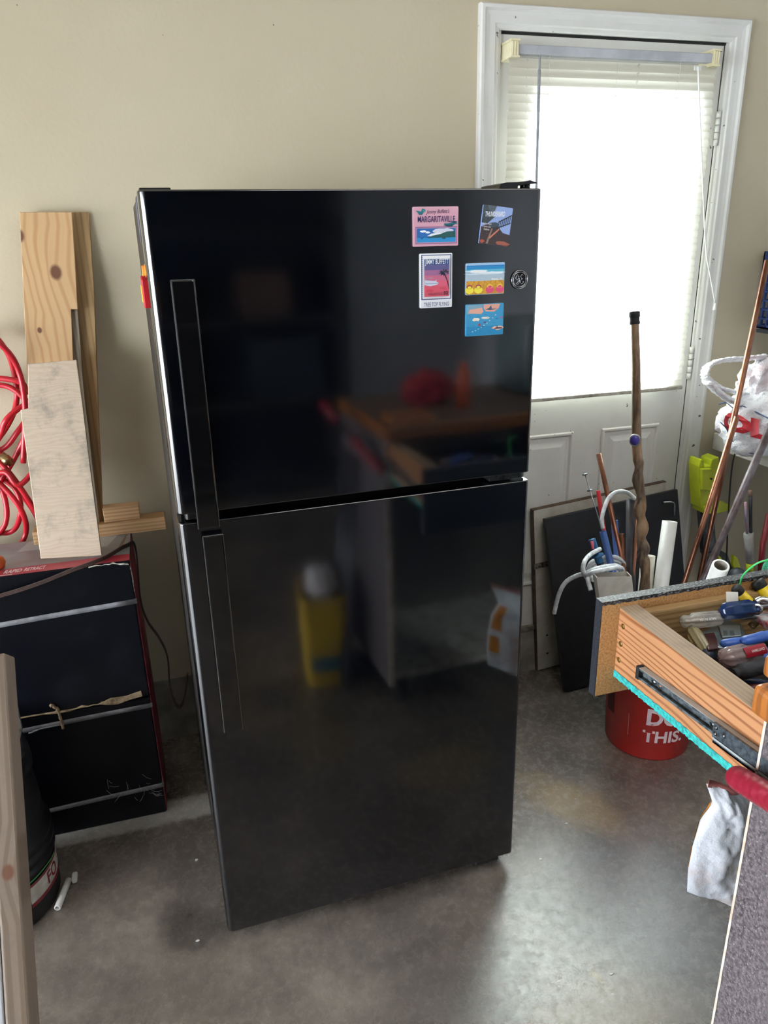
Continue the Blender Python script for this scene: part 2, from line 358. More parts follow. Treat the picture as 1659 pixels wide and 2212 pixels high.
# ------------------------------------------------------------------ mini blind
BL = thing('mini_blind', 'white horizontal mini blind hanging closed over the door glass', 'blind', (.38, -.03, 2.06))
def slat_mat():
    m, nt, bs = newmat('blind_slat_vinyl'); v = coords(nt)
    c = mixc(nt, mrange(nt, noise(nt, v, 30, 3, .5), .70, .73), srgb('e4dfd0'), srgb('6d5f4e'))
    nt.links.new(c, bs.inputs['Base Color']); bs.inputs['Roughness'].default_value = .45
    t = N(nt, 'ShaderNodeBsdfTranslucent'); t.inputs[0].default_value = srgb('f3f1ea')
    mx = N(nt, 'ShaderNodeMixShader'); mx.inputs[0].default_value = .60
    nt.links.new(bs.outputs[0], mx.inputs[1]); nt.links.new(t.outputs[0], mx.inputs[2]); nt.links.new(mx.outputs[0], nt.nodes['Material Output'].inputs[0]); return m
SLAT = slat_mat()
def L(t, a, b): return a + (b - a) * t
SLX0, SLX1 = atY(1095, 300, -.042).x - .38, atY(1531, 300, -.042).x - .38
HRX0, HRX1 = atY(1112, 113, -.06).x - .38, atY(1545, 143, -.06).x - .38
CREAM = M('e3dcbc', .45, 0, 'cfc59c', ns=15)
b = MB(); b.prism([(-.028, 0), (-.030, .022), (-.027, .024), (-.003, .024), (-.001, .022), (-.003, 0)], HRX0, HRX1, 'x'); b.build('headrail', M('b9bcc2', .35, 0, 'a4a7ad', ns=10), BL, bevel=.001).location = (0, 0, -.012)
for sx in (HRX0, HRX1):
    b = MB(); b.box((sx - .012, -.032, -.018), (sx + .012, .036, .020)); b.box((sx - .014, -.036, .018), (sx + .014, .036, .024)); b.box((sx - .014, -.036, -.022), (sx + .014, .036, -.017))
    for k in (-.008, 0, .008): b.box((sx + k - .001, -.0345, -.017), (sx + k + .001, -.031, .018))
    b.build('bracket', CREAM, BL, bevel=.0015)
slat = MB()
def sf(u, v): x = L(u, SLX0, SLX1); t = L(v, -1, 1); return (x, -.0125 + .0042 * (t * t) + t * .0015, t * .0125)
slat.grid(sf, 1, 6)
me = None; nsl = 44; zt = -.030; zb = -.985
for i in range(nsl):
    if me is None: o = slat.build('slat', SLAT, BL, recalc=False); me = o.data
    else:
        o = bpy.data.objects.new('slat', me); COL.objects.link(o); o.parent = BL
    z = L(i / (nsl - 1), zt, zb); o.location = (random.uniform(-.002, .002), random.uniform(-.0006, .0006), z)
    o.rotation_euler = (random.uniform(-.10, .02), random.uniform(-.0025, .0025), 0)
b = MB(); b.box((SLX0, -.022, -1.008), (SLX1, -.004, -.995)); part(b.build('bottom_rail', M('c9c6ba', .45, 0, '8f897b'), BL, bevel=.003), 'bottom rail')
for x in (atY(1186, 170, -.05).x - .38, atY(1333, 170, -.05).x - .38, atY(1468, 170, -.05).x - .38):
    b = MB()
    for dy in (-.0195, -.004): b.tube([(x, dy, .0), (x, dy, -1.0)], .0006, 4)
    b.build('ladder_cord', WHITEP, BL)
b = MB(); p0 = rel(BL, atY(1165, 150, -.075)); b.tube([rel(BL, atY(1166, 120, -.068)), p0], .003, 6); b.tube([p0, rel(BL, atY(1158, 440, -.078)), rel(BL, atY(1152, 640, -.08))], .0042, 6)
part(b.build('tilt_wand', M('8f939b', .15, 0, 'a7abb2'), BL), 'grey tilt wand')
cp = [rel(BL, atY(px, py, -.07)) for px, py in ((1508, 145), (1510, 200), (1514, 300), (1519, 420), (1525, 540), (1533, 590), (1545, 655))]
b = MB(); b.tube(catmull(cp, 6), .0022, 6); b.build('pull_cord', WHITEP, BL)
b = MB(); q = cp[-1]; b.lathe([(.002, 0), (.005, -.012), (.006, -.022), (.001, -.023)], 10, q, (0, 0, 1)); b.build('tassel', WHITEP, BL)
b = MB(); q = rel(BL, atY(1508, 147, -.062)); b.box((q.x - .012, q.y, q.z - .006), (q.x + .012, q.y + .003, q.z + .006)); b.build('cord_lock', WHITEP, BL)

# ================================================================== REFRIGERATOR
FR = thing('refrigerator', 'tall glossy black top-freezer refrigerator standing before the beige wall', 'refrigerator', (-1.0426, -.8783, 0), .0262)
FW, FT, GB, GT, FB = .7422, 1.6543, 1.0891, 1.0713, .0444
def gloss():
    m, nt, b = newmat('gloss_black_enamel'); v = coords(nt)
    b.inputs['IOR'].default_value = 1.9
    c = mixc(nt, mrange(nt, noise(nt, v, 3, 6, .7), .45, .8), srgb('03050a'), srgb('0a0d14')); nt.links.new(c, b.inputs['Base Color'])
    nt.links.new(mrange(nt, noise(nt, v, 2.4, 5, .7), .3, .7, .05, .10), b.inputs['Roughness']); return m
GLOSS = gloss()
CAB = M('2a2827', .42, 0, '1f1d1c', ns=300, bmp=.5, bs=520)
def fridge_door(name, z0, z1):
    dp = .068; rl = .016; rr = .010
    poly = arc((rl, rl), rl, -pi / 2 - pi / 2, -pi / 2, 8) + arc((FW - rr, rr), rr, -pi / 2, 0, 4) + [(FW, dp), (0, dp)]
    b = MB(); b.prism(poly, z0, z1, 'z', smooth=True)
    o = b.build(name, GLOSS, FR, bevel=.003, seg=2, wn=True); return o
fridge_door('freezer_door', GB, FT); fridge_door('fresh_food_door', FB, GT)
b = MB(); b.box((.006, .076, .03), (FW - .004, .70, FT + .004)); b.build('cabinet', CAB, FR, bevel=.004)
b = MB(); b.box((.012, .068, FB + .01), (FW - .012, .0765, GT - .012)); b.box((.012, .068, GB + .012), (FW - .012, .0765, FT - .01)); b.build('door_gasket', BLKM, FR)
b = MB(); b.box((0.02, .04, .012), (FW - .02, .076, .042)); b.build('toe_grille', BLKM, FR)
for x in (.05, FW - .05): 
    for y in (.10, .66):
        b = MB(); b.tube([(x, y, 0), (x, y, .032)], .018, 12); b.build('foot', BLKM, FR)
# handles: flush glossy strips on the free (left) side
def handle(xa, xb, za, zb, flare):
    b = MB()
    n = 14
    def fn(u, v):
        z = L(v, za, zb); x = L(u, xa, xb); t = abs(u - .5) * 2
        y = -.012 * (1 - t ** 6) - flare * (v ** 6 if flare > 0 else 0) * (1 - t ** 6)
        return (x, y, z)
    b.grid(fn, 12, n); return b
hb = M('0a0a0c', .06, 0, '0c0c0e', ior=1.75, ns=5)
for nm, xa, xb, za, zb in (('freezer_handle', .036, .0755, 1.062, 1.512), ('fresh_food_handle', .042, .080, .604, 1.046)):
    b = MB(); b.prism(rrect(xa, za, xb, zb, .004), -.016, .004, 'y'); o = b.build(nm, hb, FR, bevel=.0022, seg=2)
    b = MB(); e = .0009
    for (x0, z0, x1, z1) in ((xa - e, za, xa + .0004, zb), (xb - .0004, za, xb + e * .6, zb), (xa, zb - .0004, xb, zb + e)): b.box((x0, -.0145, z0), (x1, -.0130, z1))
    part(b.build('edge_trim', M('8a8a88', .25, .6), o), 'thin bright edge line')
b = MB(); b.prism(arc((FW - .018, .03), .017, -pi / 2, pi / 2, 8) + [(FW - .09, .047), (FW - .09, .013)], GT + .003, GB - .003, 'z')
part(b.build('centre_hinge', DSTEEL, FR, bevel=.001), 'bright metal centre hinge')
b = MB(); b.prism(rrect(0.015, .012, .07, .06, .008), GT + .003, GB - .003, 'z'); b.build('latch_stop', BLK, FR)
b = MB(); b.box((FW - .095, .015, .030), (FW - .014, .09, .0445)); b.box((FW - .095, .02, .012), (FW - .03, .075, .034)); b.build('bottom_hinge', BLKM, FR, bevel=.003)
b = MB(); b.prism([(FW - .085, FT), (FW - .082, FT + .008), (FW - .07, FT + .011), (FW - .03, FT + .012), (FW - .02, FT + .015), (FW - .005, FT + .011), (FW - .004, FT + .009), (FW - .045, FT + .006), (FW - .046, FT)], .015, .10, 'y')
b.tube([(FW - .022, .03, FT - .002), (FW - .022, .03, FT + .012)], .010, 10); b.build('top_hinge', BLK, FR)
b = MB(); b.box((0.004, .02, FT), (.055, .10, FT + .004)); b.build('top_cap', BLK, FR, bevel=.0015)
# round maker's badge
BX, BZ = .6985, 1.489
b = MB(); b.lathe([(0.0001, 0), (.0185, 0), (.0185, .0025), (.0165, .0032), (.0155, .0022), (0.0001, .0022)], 40, (BX, .0, BZ), (0, -1, 0)); bd = part(b.build('badge', M('23252a', .25, .3), FR), 'round dark badge with silver script monogram')
b = MB()
for R0 in (.0172, .0140): b.tube([(BX + R0 * cos(a * pi / 20), -.0031, BZ + R0 * sin(a * pi / 20)) for a in range(41)], .0006, 6, False)
for k in range(4):
    a = pi / 4 + k * pi / 2
    b.tube([(BX + cos(a + t) * .0152, -.0030, BZ + sin(a + t) * .0152) for t in (-.35, -.15, .1, .3)], [.0001, .0006, .0006, .0001], 5)
def scr(pts, ox, oz, s=.00128): b.tube(catmull([(BX + ox + x * s, -.0029, BZ + oz + z * s) for x, z in pts], 6), .00055, 5)
scr([(-5, 5), (-7, 3), (-6, 0), (-3, 1), (-2, 5), (-4, 7), (-6, 6), (-7, 3), (-5, -1), (-2, -2), (-1, 2), (-1, -4), (-4, -7), (-6, -6), (-4, -4), (0, -1)], .0005, 0)
scr([(5, 6), (3, 7), (1, 5), (2, 2), (4, 1), (2, 0), (0, -3), (2, -6), (5, -5), (6, -3), (4, -3)], .0010, 0)
b.build('badge_script', M('c3c6cb', .25, .9), bd)

# ------------------------------------------------------------------ magnets (on the freezer door)
FRM = Matrix.Translation(FR.location) @ Matrix.Rotation(.0262, 4, 'Z')
def magnet(label, x0, z0, x1, z1, base, rot=0, face='f', r=.002):
    """thin printed tile; its own axes: u to the right, v up from the lower left corner"""
    t = bpy.data.objects.new('fridge_magnet', None); COL.objects.link(t); t.empty_display_size = .02
    t.matrix_world = FRM @ Matrix.Translation((x0, -.0005, z0)) @ Matrix.Rotation(rot, 4, 'Y')
    tag(t, label, 'magnet'); w, h = x1 - x0, z1 - z0
    b = MB(); b.prism(rrect(0, 0, w, h, r, 3), -.004, 0, 'y'); b.build('tile', M(base, .3, 0, base), t, bevel=.0006)
    cnt = [0]
    def patch(name, pts, col, lab=None, rough=.35, c2=None, ns=200):
        cnt[0] += 1; y = -.0041 - cnt[0] * .00003
        b = MB(); n = len(pts); b.add([(u * w, y, v * h) for u, v in pts], [tuple(range(n))]); o = b.build(name, M(col, rough, 0, c2 or col, ns=ns), t, recalc=False)
        if lab: o['label'] = lab
        return o
    def word(name, body, u, v, hh, ww, col, ang=0, **k):
        cnt[0] += 1; y = -.0041 - cnt[0] * .00003
        put_text(name, body, hh * h, ww * w, lambda a, c: (u * w + a * cos(ang) - c * sin(ang), y, v * h + c * cos(ang) + a * sin(ang)), M(col, .4, 0, col), t, **k)
    return t, patch, word
def blob(cx, cy, rx, ry, n=14, j=.15, seed=1):
    rnd = random.Random(seed); return [(cx + rx * (1 + rnd.uniform(-j, j)) * cos(2 * pi * i / n), cy + ry * (1 + rnd.uniform(-j, j)) * sin(2 * pi * i / n)) for i in range(n)]
def rect(a, b_, c, d): return [(a, b_), (c, b_), (c, d), (a, d)]
# pink island magnet
t, P, T = magnet('pink magnet reading MARGARITAVILLE above a blue island seascape', .476, 1.555, .566, 1.6235, 'cf9fb0')
P('border', rect(.05, .06, .97, .50), '7f5b84'); P('border', rect(.065, .08, .955, .475), 'c58fa6'); P('sea', rect(.08, .10, .94, .46), '2f6fb4', c2='2a5f9d', ns=400); P('sea', rect(.08, .10, .94, .22), '2f8cc8')
P('cloud', blob(.68, .38, .24, .075, 16, .25, 3), 'c9cfe0'); P('cloud', blob(.52, .29, .20, .05, 14, .3, 4), 'e3e6ee'); P('cloud', blob(.22, .38, .06, .03, 10, .3, 5), 'eceff5'); P('cloud', blob(.32, .355, .05, .025, 10, .3, 6), 'eceff5')
P('island', [(.30, .21), (.42, .27), (.60, .31), (.74, .37), (.92, .38), (.94, .22)], '2f5f5c', c2='23484c', ns=600); P('boat', blob(.19, .205, .035, .02, 8, .2, 7), '34588a'); P('boat', blob(.68, .20, .05, .02, 8, .2, 8), '2b4c6e')
P('seaplane', [(.66, .53), (.74, .57), (.96, .63), (.97, .60), (.90, .54), (.86, .50), (.74, .50)], '20505c'); P('seaplane', [(.68, .55), (.98, .555), (.98, .575), (.68, .58)], '2f7480')
P('parrot', [(.05, .90), (.10, .86), (.13, .80), (.20, .80), (.24, .88), (.27, .93), (.20, .96), (.17, .88), (.11, .90)], '2b6f7e'); P('parrot', blob(.24, .90, .035, .03, 9, .2, 9), '3a8f8d')
T('lettering', "Jimmy Buffett's", .28, .79, .13, .52, '2c2250', .03, shear=.4); T('lettering', 'MARGARITAVILLE', .10, .61, .155, .82, '2b2a63', bold=.01)
# dark tilted magnet
t, P, T = magnet('tilted dark photo magnet of a roller coaster against blue sky', .6085, 1.558, .6705, 1.627, '8fa6d8', radians(7))
P('trees', [(0, .55), (0, 1), (.14, 1), (.30, .86), (.42, .72), (.30, .62), (.16, .50)], '2c3437', c2='55626b', ns=900); P('trees', [(.14, 1), (.45, 1), (.38, .84), (.26, .78)], '3c464c', c2='6d7a86', ns=900)
P('ground', [(0, 0), (1, 0), (1, .30), (.75, .34), (.55, .50), (.30, .56), (0, .44)], '4e4346', c2='241f22', ns=700); P('trees', blob(.42, .52, .18, .07, 14, .3, 21), '42505a')
for i in range(7): P('coaster_support', [(.55 + i * .06, .42 + i * .025), (.57 + i * .06, .42 + i * .025), (.60 + i * .062, .64 + i * .03), (.58 + i * .062, .64 + i * .03)], '20242c')
P('coaster_track', [(.52, .42), (.97, .60), (.97, .625), (.52, .45)], '2a3038'); P('coaster_track', [(.56, .58), (.99, .80), (.99, .83), (.56, .61)], '2a3038')
P('pole', [(.22, .02), (.29, .02), (.40, .42), (.35, .42)], '8a7568'); P('pole', [(.30, .18), (.60, .44), (.62, .40), (.34, .15)], 'c07a66'); P('crowd', blob(.78, .07, .20, .06, 14, .35, 22), '9a5a4c'); P('crowd', blob(.08, .07, .08, .05, 10, .3, 23), 'b05545')
T('lettering', 'THUNDERBIRD', .10, .70, .13, .66, 'e7edf5', .10, bold=.02, shear=.3); T('lettering', 'Holiday World', .05, .49, .06, .28, 'e9e2df'); T('lettering', '& Splashin Safari', .05, .42, .05, .28, 'e9e2df'); T('lettering', 'Indiana', .10, .36, .05, .18, 'e9e2df')
# stamp magnet
t, P, T = magnet('tall stamp-shaped magnet with pink sunset, palm and seaplane reading TREE TOP FLYING', .489, 1.444, .5545, 1.5425, 'dfe3ea')
P('perforation', rect(.04, .155, .965, .975), '3a4f80'); P('stamp_paper', rect(.065, .17, .94, .962), 'e9ebef')
for i in range(17):
    P('perforation', blob(.075 + i * .0525, .168, .013, .008, 6, 0), '3a4f80'); P('perforation', blob(.075 + i * .0525, .966, .013, .008, 6, 0), '3a4f80')
for i in range(22):
    P('perforation', blob(.062, .19 + i * .0355, .012, .009, 6, 0), '3a4f80'); P('perforation', blob(.943, .19 + i * .0355, .012, .009, 6, 0), '3a4f80')
for k, c in enumerate(('c75a6c', 'd0566c', 'd2607a', 'c06a86', '9a6690', '5d5a8a', '2f4a80')): P('sunset_sky', rect(.12, .21 + k * .098, .885, .21 + (k + 1) * .098 + .002), c)
P('cloud', blob(.3, .32, .13, .03, 12, .3, 31), 'c44458'); P('cloud', blob(.7, .36, .12, .02, 12, .3, 32), 'c44e62')
P('palm_trunk', [(.72, .64), (.75, .64), (.85, .48), (.895, .34), (.875, .34), (.82, .48)], '2a2436')
for a in (20, 60, 100, 140, 165, 195, 230, 265, -20): 
    a = radians(a); P('palm_leaf', [(.73, .655), (.73 + .10 * cos(a + .25), .655 + .045 * sin(a + .25)), (.73 + .19 * cos(a), .645 + .075 * sin(a)), (.73 + .10 * cos(a - .25), .655 + .035 * sin(a - .25))], '20333f')
P('seaplane', [(.12, .43), (.30, .405), (.50, .43), (.56, .46), (.48, .49), (.50, .53), (.45, .50), (.12, .52)], 'c3c9dc'); P('seaplane', rect(.14, .45, .52, .458), '54608a'); P('seaplane', [(.12, .53), (.30, .56), (.42, .55), (.12, .545)], 'aab2cc')
T('lettering', 'JIMMY BUFFETT', .14, .78, .115, .72, 'e8f0f6', bold=.005); T('lettering', 'MARGARITAVILLE', .24, .235, .05, .44, '8c2c40'); T('lettering', '32', .71, .24, .062, .14, '201a26', bold=.03); T('lettering', 'TREE TOP FLYING', .10, .03, .075, .78, '2c3a63', bold=.005)
# beach magnet
t, P, T = magnet('square beach magnet with surf and a row of flip-flops', .583, 1.464, .6645, 1.5225, '9fb8cf')
for a, b_, c in ((.93, 1, '9dbfe0'), (.88, .93, '2f7fc0'), (.80, .88, '2d8bc4'), (.72, .80, '5fb4d0'), (.43, .66, 'a8bccb')): P('sea_band', rect(0.01, a, .99, b_ - .002), c)
P('surf', blob(.30, .74, .30, .045, 18, .35, 41), 'e4ecf0'); P('surf', blob(.70, .69, .30, .04, 18, .35, 42), 'dfe8ee'); P('surf', blob(.45, .66, .45, .02, 18, .35, 43), 'cfdde6')
P('boardwalk', rect(.01, .02, .99, .44), 'd6a23e', c2='b98632', ns=300)
for i in range(6): P('plank_joint', [(.05 + i * .17, .02), (.06 + i * .17, .02), (.22 + i * .14, .44), (.213 + i * .14, .44)], '9b6a26')
for (cx, c, d) in ((.09, 'e8dc4a', 'a8455c'), (.32, 'e8dc4a', 'a8455c'), (.62, 'd9507e', 'e8c84a'), (.88, 'd9507e', 'e8c84a')):
    P('flip_flop', blob(cx, .15, .11, .11, 16, .03, 44), c); P('flip_flop_strap', blob(cx, .26, .075, .07, 14, .05, 45), d); P('flip_flop_strap', blob(cx, .24, .05, .045, 12, .05, 46), c)
T('lettering', 'Destin, FL', .66, .44, .07, .28, 'f2f0ee', bold=.02)
# map magnet
t, P, T = magnet('blue map magnet with pink coast and small islands, lowest on the door', .584, 1.386, .665, 1.4465, '3f95c2')
P('coast', [(.02, .98), (.45, .98), (.42, .80), (.40, .70), (.12, .72), (.02, .70)], '7aa2b8'); P('coast', [(.10, .84), (.42, .88), (.46, .76), (.40, .69), (.06, .72)], 'dba593'); P('coast', [(.46, .98), (.90, .98), (.86, .84), (.74, .74), (.52, .76), (.46, .86)], 'd9a08e'); P('gull', [(.50, .82), (.60, .86), (.66, .95), (.68, .84), (.84, .83), (.64, .79)], '4e5a72')
P('sea_band', rect(.02, .02, .98, .30), '2c86b8'); P('cloud', blob(.28, .52, .10, .05, 12, .35, 51), 'e6d8c8'); P('cloud', blob(.50, .56, .10, .04, 12, .35, 52), 'ece2d6'); P('island', blob(.85, .22, .15, .06, 14, .35, 53), 'e0b8a0'); P('ship', [(.72, .18), (.98, .19), (.95, .24), (.86, .24), (.84, .27), (.80, .23)], '5a4450')
for i in range(9): P('key_island', blob(.18 + i * .075, .14 + i * .03 + i * i * .004, .018, .014, 7, .3, 60 + i), 'd9e2d8')
P('boat', blob(.35, .35, .045, .035, 8, .3, 71), 'a84c58'); P('boat', blob(.50, .42, .04, .025, 8, .3, 72), '6a4a78'); P('boat', blob(.93, .55, .04, .03, 8, .3, 73), 'a06080')
for i in range(16): P('place_mark', rect(.04 + (i * .37) % .8, .06 + (i * .23) % .6, .10 + (i * .37) % .8, .068 + (i * .23) % .6), '24506e')
# magnets on the cabinet's left side
t = bpy.data.objects.new('fridge_magnet', None); COL.objects.link(t); t.matrix_world = FRM @ Matrix.Translation((.006, .13, 1.520)) @ Matrix.Rotation(-pi / 2, 4, 'Z') @ Matrix.Scale(.82, 4); tag(t, 'red french fries carton magnet on the refrigerator side', 'magnet')
# local frame: x towards the room (front), y away from the side panel (negative = out)
b = MB(); b.prism([(-.018, -.075), (.018, -.075), (.03, -.012), (.02, -.004), (0, -.016), (-.02, -.004), (-.03, -.012)], -.018, 0, 'y'); b.build('carton', M('c8202c', .35, 0, 'b01a26'), t, bevel=.003)
rnd = random.Random(5)
for i in range(8):
    x = -.022 + i * .0063; b = MB(); h = rnd.uniform(-.004, .022); b.box((x - .003, -.013 + .006 * (i % 2), -.03), (x + .003, -.003 + .006 * (i % 2) - .003, h)); b.build('french_fry', M('e08a2c', .5, 0, 'f0b050'), t, bevel=.0008)
b = MB()
for s in (-1, 1): b.tube(catmull([(s * .016, -.0185, -.062), (s * .0125, -.0185, -.038), (s * .007, -.0185, -.026), (s * .002, -.0185, -.036), (0, -.0185, -.055)], 5), .0016, 6)
part(b.build('arch_mark', M('f2c53a', .4, 0, 'f2c53a'), t), 'yellow double arch emblem')
t = bpy.data.objects.new('fridge_magnet', None); COL.objects.link(t); t.matrix_world = FRM @ Matrix.Translation((.006, .12, 1.62)) @ Matrix.Rotation(-pi / 2, 4, 'Z'); tag(t, 'flat dark blue magnet on the refrigerator side, above the red one', 'magnet')
b = MB(); b.prism(rrect(-.03, -.05, .03, .03, .003), -.006, 0, 'y'); b.build('tile', M('1d2a44', .4, 0, '0e1526'), t, bevel=.001)
b = MB(); b.prism(rrect(-.026, -.046, .026, .026, .002), -.0066, -.0061, 'y'); b.build('print', M('6a7690', .4, 0, '2b3550', ns=80), t)

# ================================================================== LEFT: BOXES, BOARDS, HOSE, BUCKETS
BXR, BYF, BYB = -1.172, -.36, -.125
def carton(name, z0, z1, label, lean=0.0):
    t = thing(name, label, 'box', (-1.40, (BYF + BYB) / 2, z0)); h = z1 - z0; hw = BXR + 1.40; hd = (BYB - BYF) / 2
    b = MB(); nx, nz = 20, 10
    rnd = random.Random(name)
    b.box((-.38, -hd, 0), (hw, hd, h))
    m, nt, bs = newmat('printed_black_carton'); v = coords(nt); bs.inputs['Roughness'].default_value = .32
    c = mixc(nt, mrange(nt, noise(nt, v, 5, 6, .7), .5, .85), srgb('090b11'), srgb('1e2027')); nt.links.new(c, bs.inputs['Base Color']); bs.inputs['IOR'].default_value = 1.3; bump(nt, bs, noise(nt, v, 7, 2), .25, .01)
    o = b.build('carton', m, t, bevel=.004)
    b = MB(); b.box((hw + .0005, -hd + .004, .004), (hw + .0020, hd - .004, h - .006)); part(b.build('red_side_panel', M('a83748', .5, 0, '5e2029', ns=14), t), 'faded red printed stripe on the box side')
    return t, hw, hd, h
low, hw, hd, h1 = carton('cardboard_box', 0, .392, 'black cardboard box on the floor under the rapid retract box')
up, hw, hd, h2 = carton('cardboard_box', .397, .805, 'black and red cardboard box reading RAPID RETRACT on top, upper of the stack')
def strap(t, zr, zl, hd=hd, hw=hw):
    b = MB(); y = -hd - .0012
    def fn(u, v): x = L(u, -.38, hw - .002); z = L(u, zl, zr) + L(v, -.007, .007); return (x, y - .0006 * sin(u * 7), z)
    b.grid(fn, 12, 1)
    b.add([(hw - .002, y, zr - .007), (hw + .0035, -hd + .002, zr - .007), (hw + .0035, -hd + .002, zr + .007), (hw - .002, y, zr + .007)], [(0, 1, 2, 3)])
    b.build('packing_strap', STRAP, t, solid=.0012)
strap(up, .291, .268); strap(low, .368, .352); strap(low, .098, .080)
KR = M('a58f72', .85, 0, '6d5b45', ns=60, bmp=.5)
# torn edges
def tear(t, pts, r, name='torn_edge', mat=None):
    rnd = random.Random(len(pts)); q = []
    for p in catmull(pts, 5): q.append(Vector(p) + Vector((rnd.uniform(-.001, .001), rnd.uniform(-.001, .001), rnd.uniform(-.0025, .0025))))
    b = MB(); b.tube(q, [r * rnd.uniform(.5, 1.3) for _ in q], 6); part(b.build(name, mat or KR, t), 'torn brown cardboard')
y = -hd - .002
tear(up, [(hw - .10, y, .004), (hw - .16, y, .004), (hw - .25, y, .002), (-.2, y, .002), (-.36, y, .002)], .003)
b = MB(); b.prism([(hw - .13, .004), (hw - .10, .016), (hw - .06, .014), (hw - .02, .022), (hw - .018, .006), (hw - .05, .002), (hw - .085, -.006), (hw - .11, -.002)], y - .003, y + .001, 'y'); part(b.build('torn_edge', KR, up), 'torn brown cardboard')
tear(low, [rel(low, atY(px, py, BYF - .004)) for px, py in ((108, 1522), (122, 1530), (130, 1550), (136, 1572))], .005)
tear(low, [rel(low, atY(px, py, BYF - .003)) for px, py in ((62, 1583), (90, 1575), (130, 1566))], .002, 'torn_tape', M('8d8f92', .4))
tear(up, [(hw - .10, y, h2 - .006), (hw - .05, y, h2 - .002), (hw - .01, y + .001, h2 - .008), (hw, y + .006, h2 - .03), (hw + .001, y + .006, h2 - .09)], .002, 'torn_edge', M('c9c4b8', .8, 0, '6d6a66', ns=90))
# cobwebs on the lower box
b = MB(); rnd = random.Random(3)
for k in range(26):
    x = hw - abs(rnd.gauss(0, .07)); z = .055 + abs(rnd.gauss(0, .035)); a = rnd.uniform(0, pi); l = rnd.uniform(.01, .04)
    b.tube([(x, y, z), (x + l * .5 * cos(a), y - .004, z + l * .4 * sin(a)), (min(hw + .002, x + l * cos(a)), y, z + l * .8 * sin(a))], .0004, 4)
o = b.build('cobweb', M('b9bcc0', .8), low); o['kind'] = 'stuff'
# print on top of the upper box
zt = h2 + .0006
def top_poly(pts, col, nm='printed_patch', c2=None, dz=0):
    b = MB(); q = [rel(up, atZ(px, py, .8056)) for px, py in pts]; q = [(max(-.37, min(hw, p.x)), max(-hd, min(hd, p.y)), zt + dz) for p in q]
    b.add(q, [tuple(range(len(q)))]); return b.build(nm, M(col, .4, 0, c2 or col, ns=30), up)
b = MB(); b.add([(-.38, -hd, zt), (hw, -hd, zt), (hw, -hd + .045, zt), (-.38, -hd + .045, zt)], [(0, 1, 2, 3)]); part(b.build('red_band', M('a5283a', .35, 0, 'b54a58', ns=8), up), 'red band with white lettering')
b = MB(); b.add([(-.38, -hd + .045, zt), (hw, -hd + .045, zt), (hw, hd, zt), (-.38, hd, zt)], [(0, 1, 2, 3)]); b.build('printed_photo', M('75777b', .3, 0, '8d9094', ns=6), up)
for x0, x1, y0, y1, c in ((-.30, -.12, .01, .08, '55504f'), (-.06, .06, .04, .11, '9aa0a2'), (.08, .2, 0, .1, 'b0b2b0'), (.205, .222, -.05, .11, '6a5a55')):
    b = MB(); b.add([(x0, y0, zt + .0004), (x1 - .03, y0, zt + .0004), (x1, y1, zt + .0004), (x0 + .02, y1, zt + .0004)], [(0, 1, 2, 3)]); b.build('printed_patch', M(c, .35, 0, c), up)
for (x, wd, s) in ((-.06, .052, 'RAPID'), (.0, .0, 'RETRACT')):
    pass
p0 = rel(up, atZ(8, 1236, .806)); p1 = rel(up, atZ(47, 1233, .806)); p2 = rel(up, atZ(98, 1230, .806))
for s, a, c in (('RAPID', p0, p1), ('RETRACT', p1 + Vector((.005, 0, 0)), p2)):
    put_text('lettering', s, .021, (c.x - a.x), lambda u, v, a=a: (a.x + u, -hd + .014 + v, zt + .0006), M('e9dfe0', .4, 0, 'e9dfe0'), up, bold=.02, shear=.3)
b = MB(); b.add([(-.38, -hd + .003, zt + .0005), (-.05, -hd + .003, zt + .0005), (-.05, -hd + .0065, zt + .0005), (-.38, -hd + .0065, zt + .0005)], [(0, 1, 2, 3)]); b.build('white_line', WHITEP, up)

# boards leaning at the wall on top of the boxes
def leaning(name, label, pts, ybot, ytop, z0, thick, mat, yoff=0):
    """outline given in pixels, met with the leaning plane through y=ybot at z0 and y=ytop at z 1.65"""
    k = (ytop - ybot) / (1.65 - z0); q = []
    for px, py in pts:
        d = ray(px, py); t = (ybot - CAM.y + k * (CAM.z - z0)) / (d.y - k * d.z); q.append(CAM + d * t)
    org = Vector((sum(p.x for p in q) / len(q), ybot, z0)); a = math.atan(-k)
    o = bpy.data.objects.new(name, None); COL.objects.link(o); o.location = org; o.rotation_euler = (a, 0, 0)
    inv = (Matrix.Translation(org) @ Matrix.Rotation(a, 4, 'X')).inverted(); loc = [inv @ p for p in q]
    b = MB(); b.prism([(p.x, p.z) for p in loc], 0, thick, 'y')
    bpy.data.objects.remove(o)
    ob = b.build(name, mat, bevel=.0012, seg=1); ob.location = org; ob.rotation_euler = (a, 0, 0); return tag(ob, label, 'board'), loc
PINE = wood('pine_board', 'cba77b', 'b98f62', 2, 14, 1.6, .5, [(-.062, .80, .013), (.012, .708, .015), (-.048, .565, .006)], across=0, sharp=(.55, 1))
leaning('wooden_board', 'pine board with two dark knots and a notched edge leaning on the wall',
        [(42, 458), (155, 458), (162, 560), (168, 668), (154, 668), (163, 900), (214, 1178), (110, 1185), (58, 800)], -.16, -.036, .806, .02, PINE)
BR = wood('brown_moulding', 'b39468', '9a7a52', 2, 22, 1.2, .5, sharp=(.5, 1))
leaning('wooden_board', 'narrow brown moulded board leaning right behind the knotty pine board',
        [(150, 458), (192, 458), (204, 640), (213, 900), (226, 1184), (205, 1184), (176, 900)], -.135, -.008, .806, .018, BR)
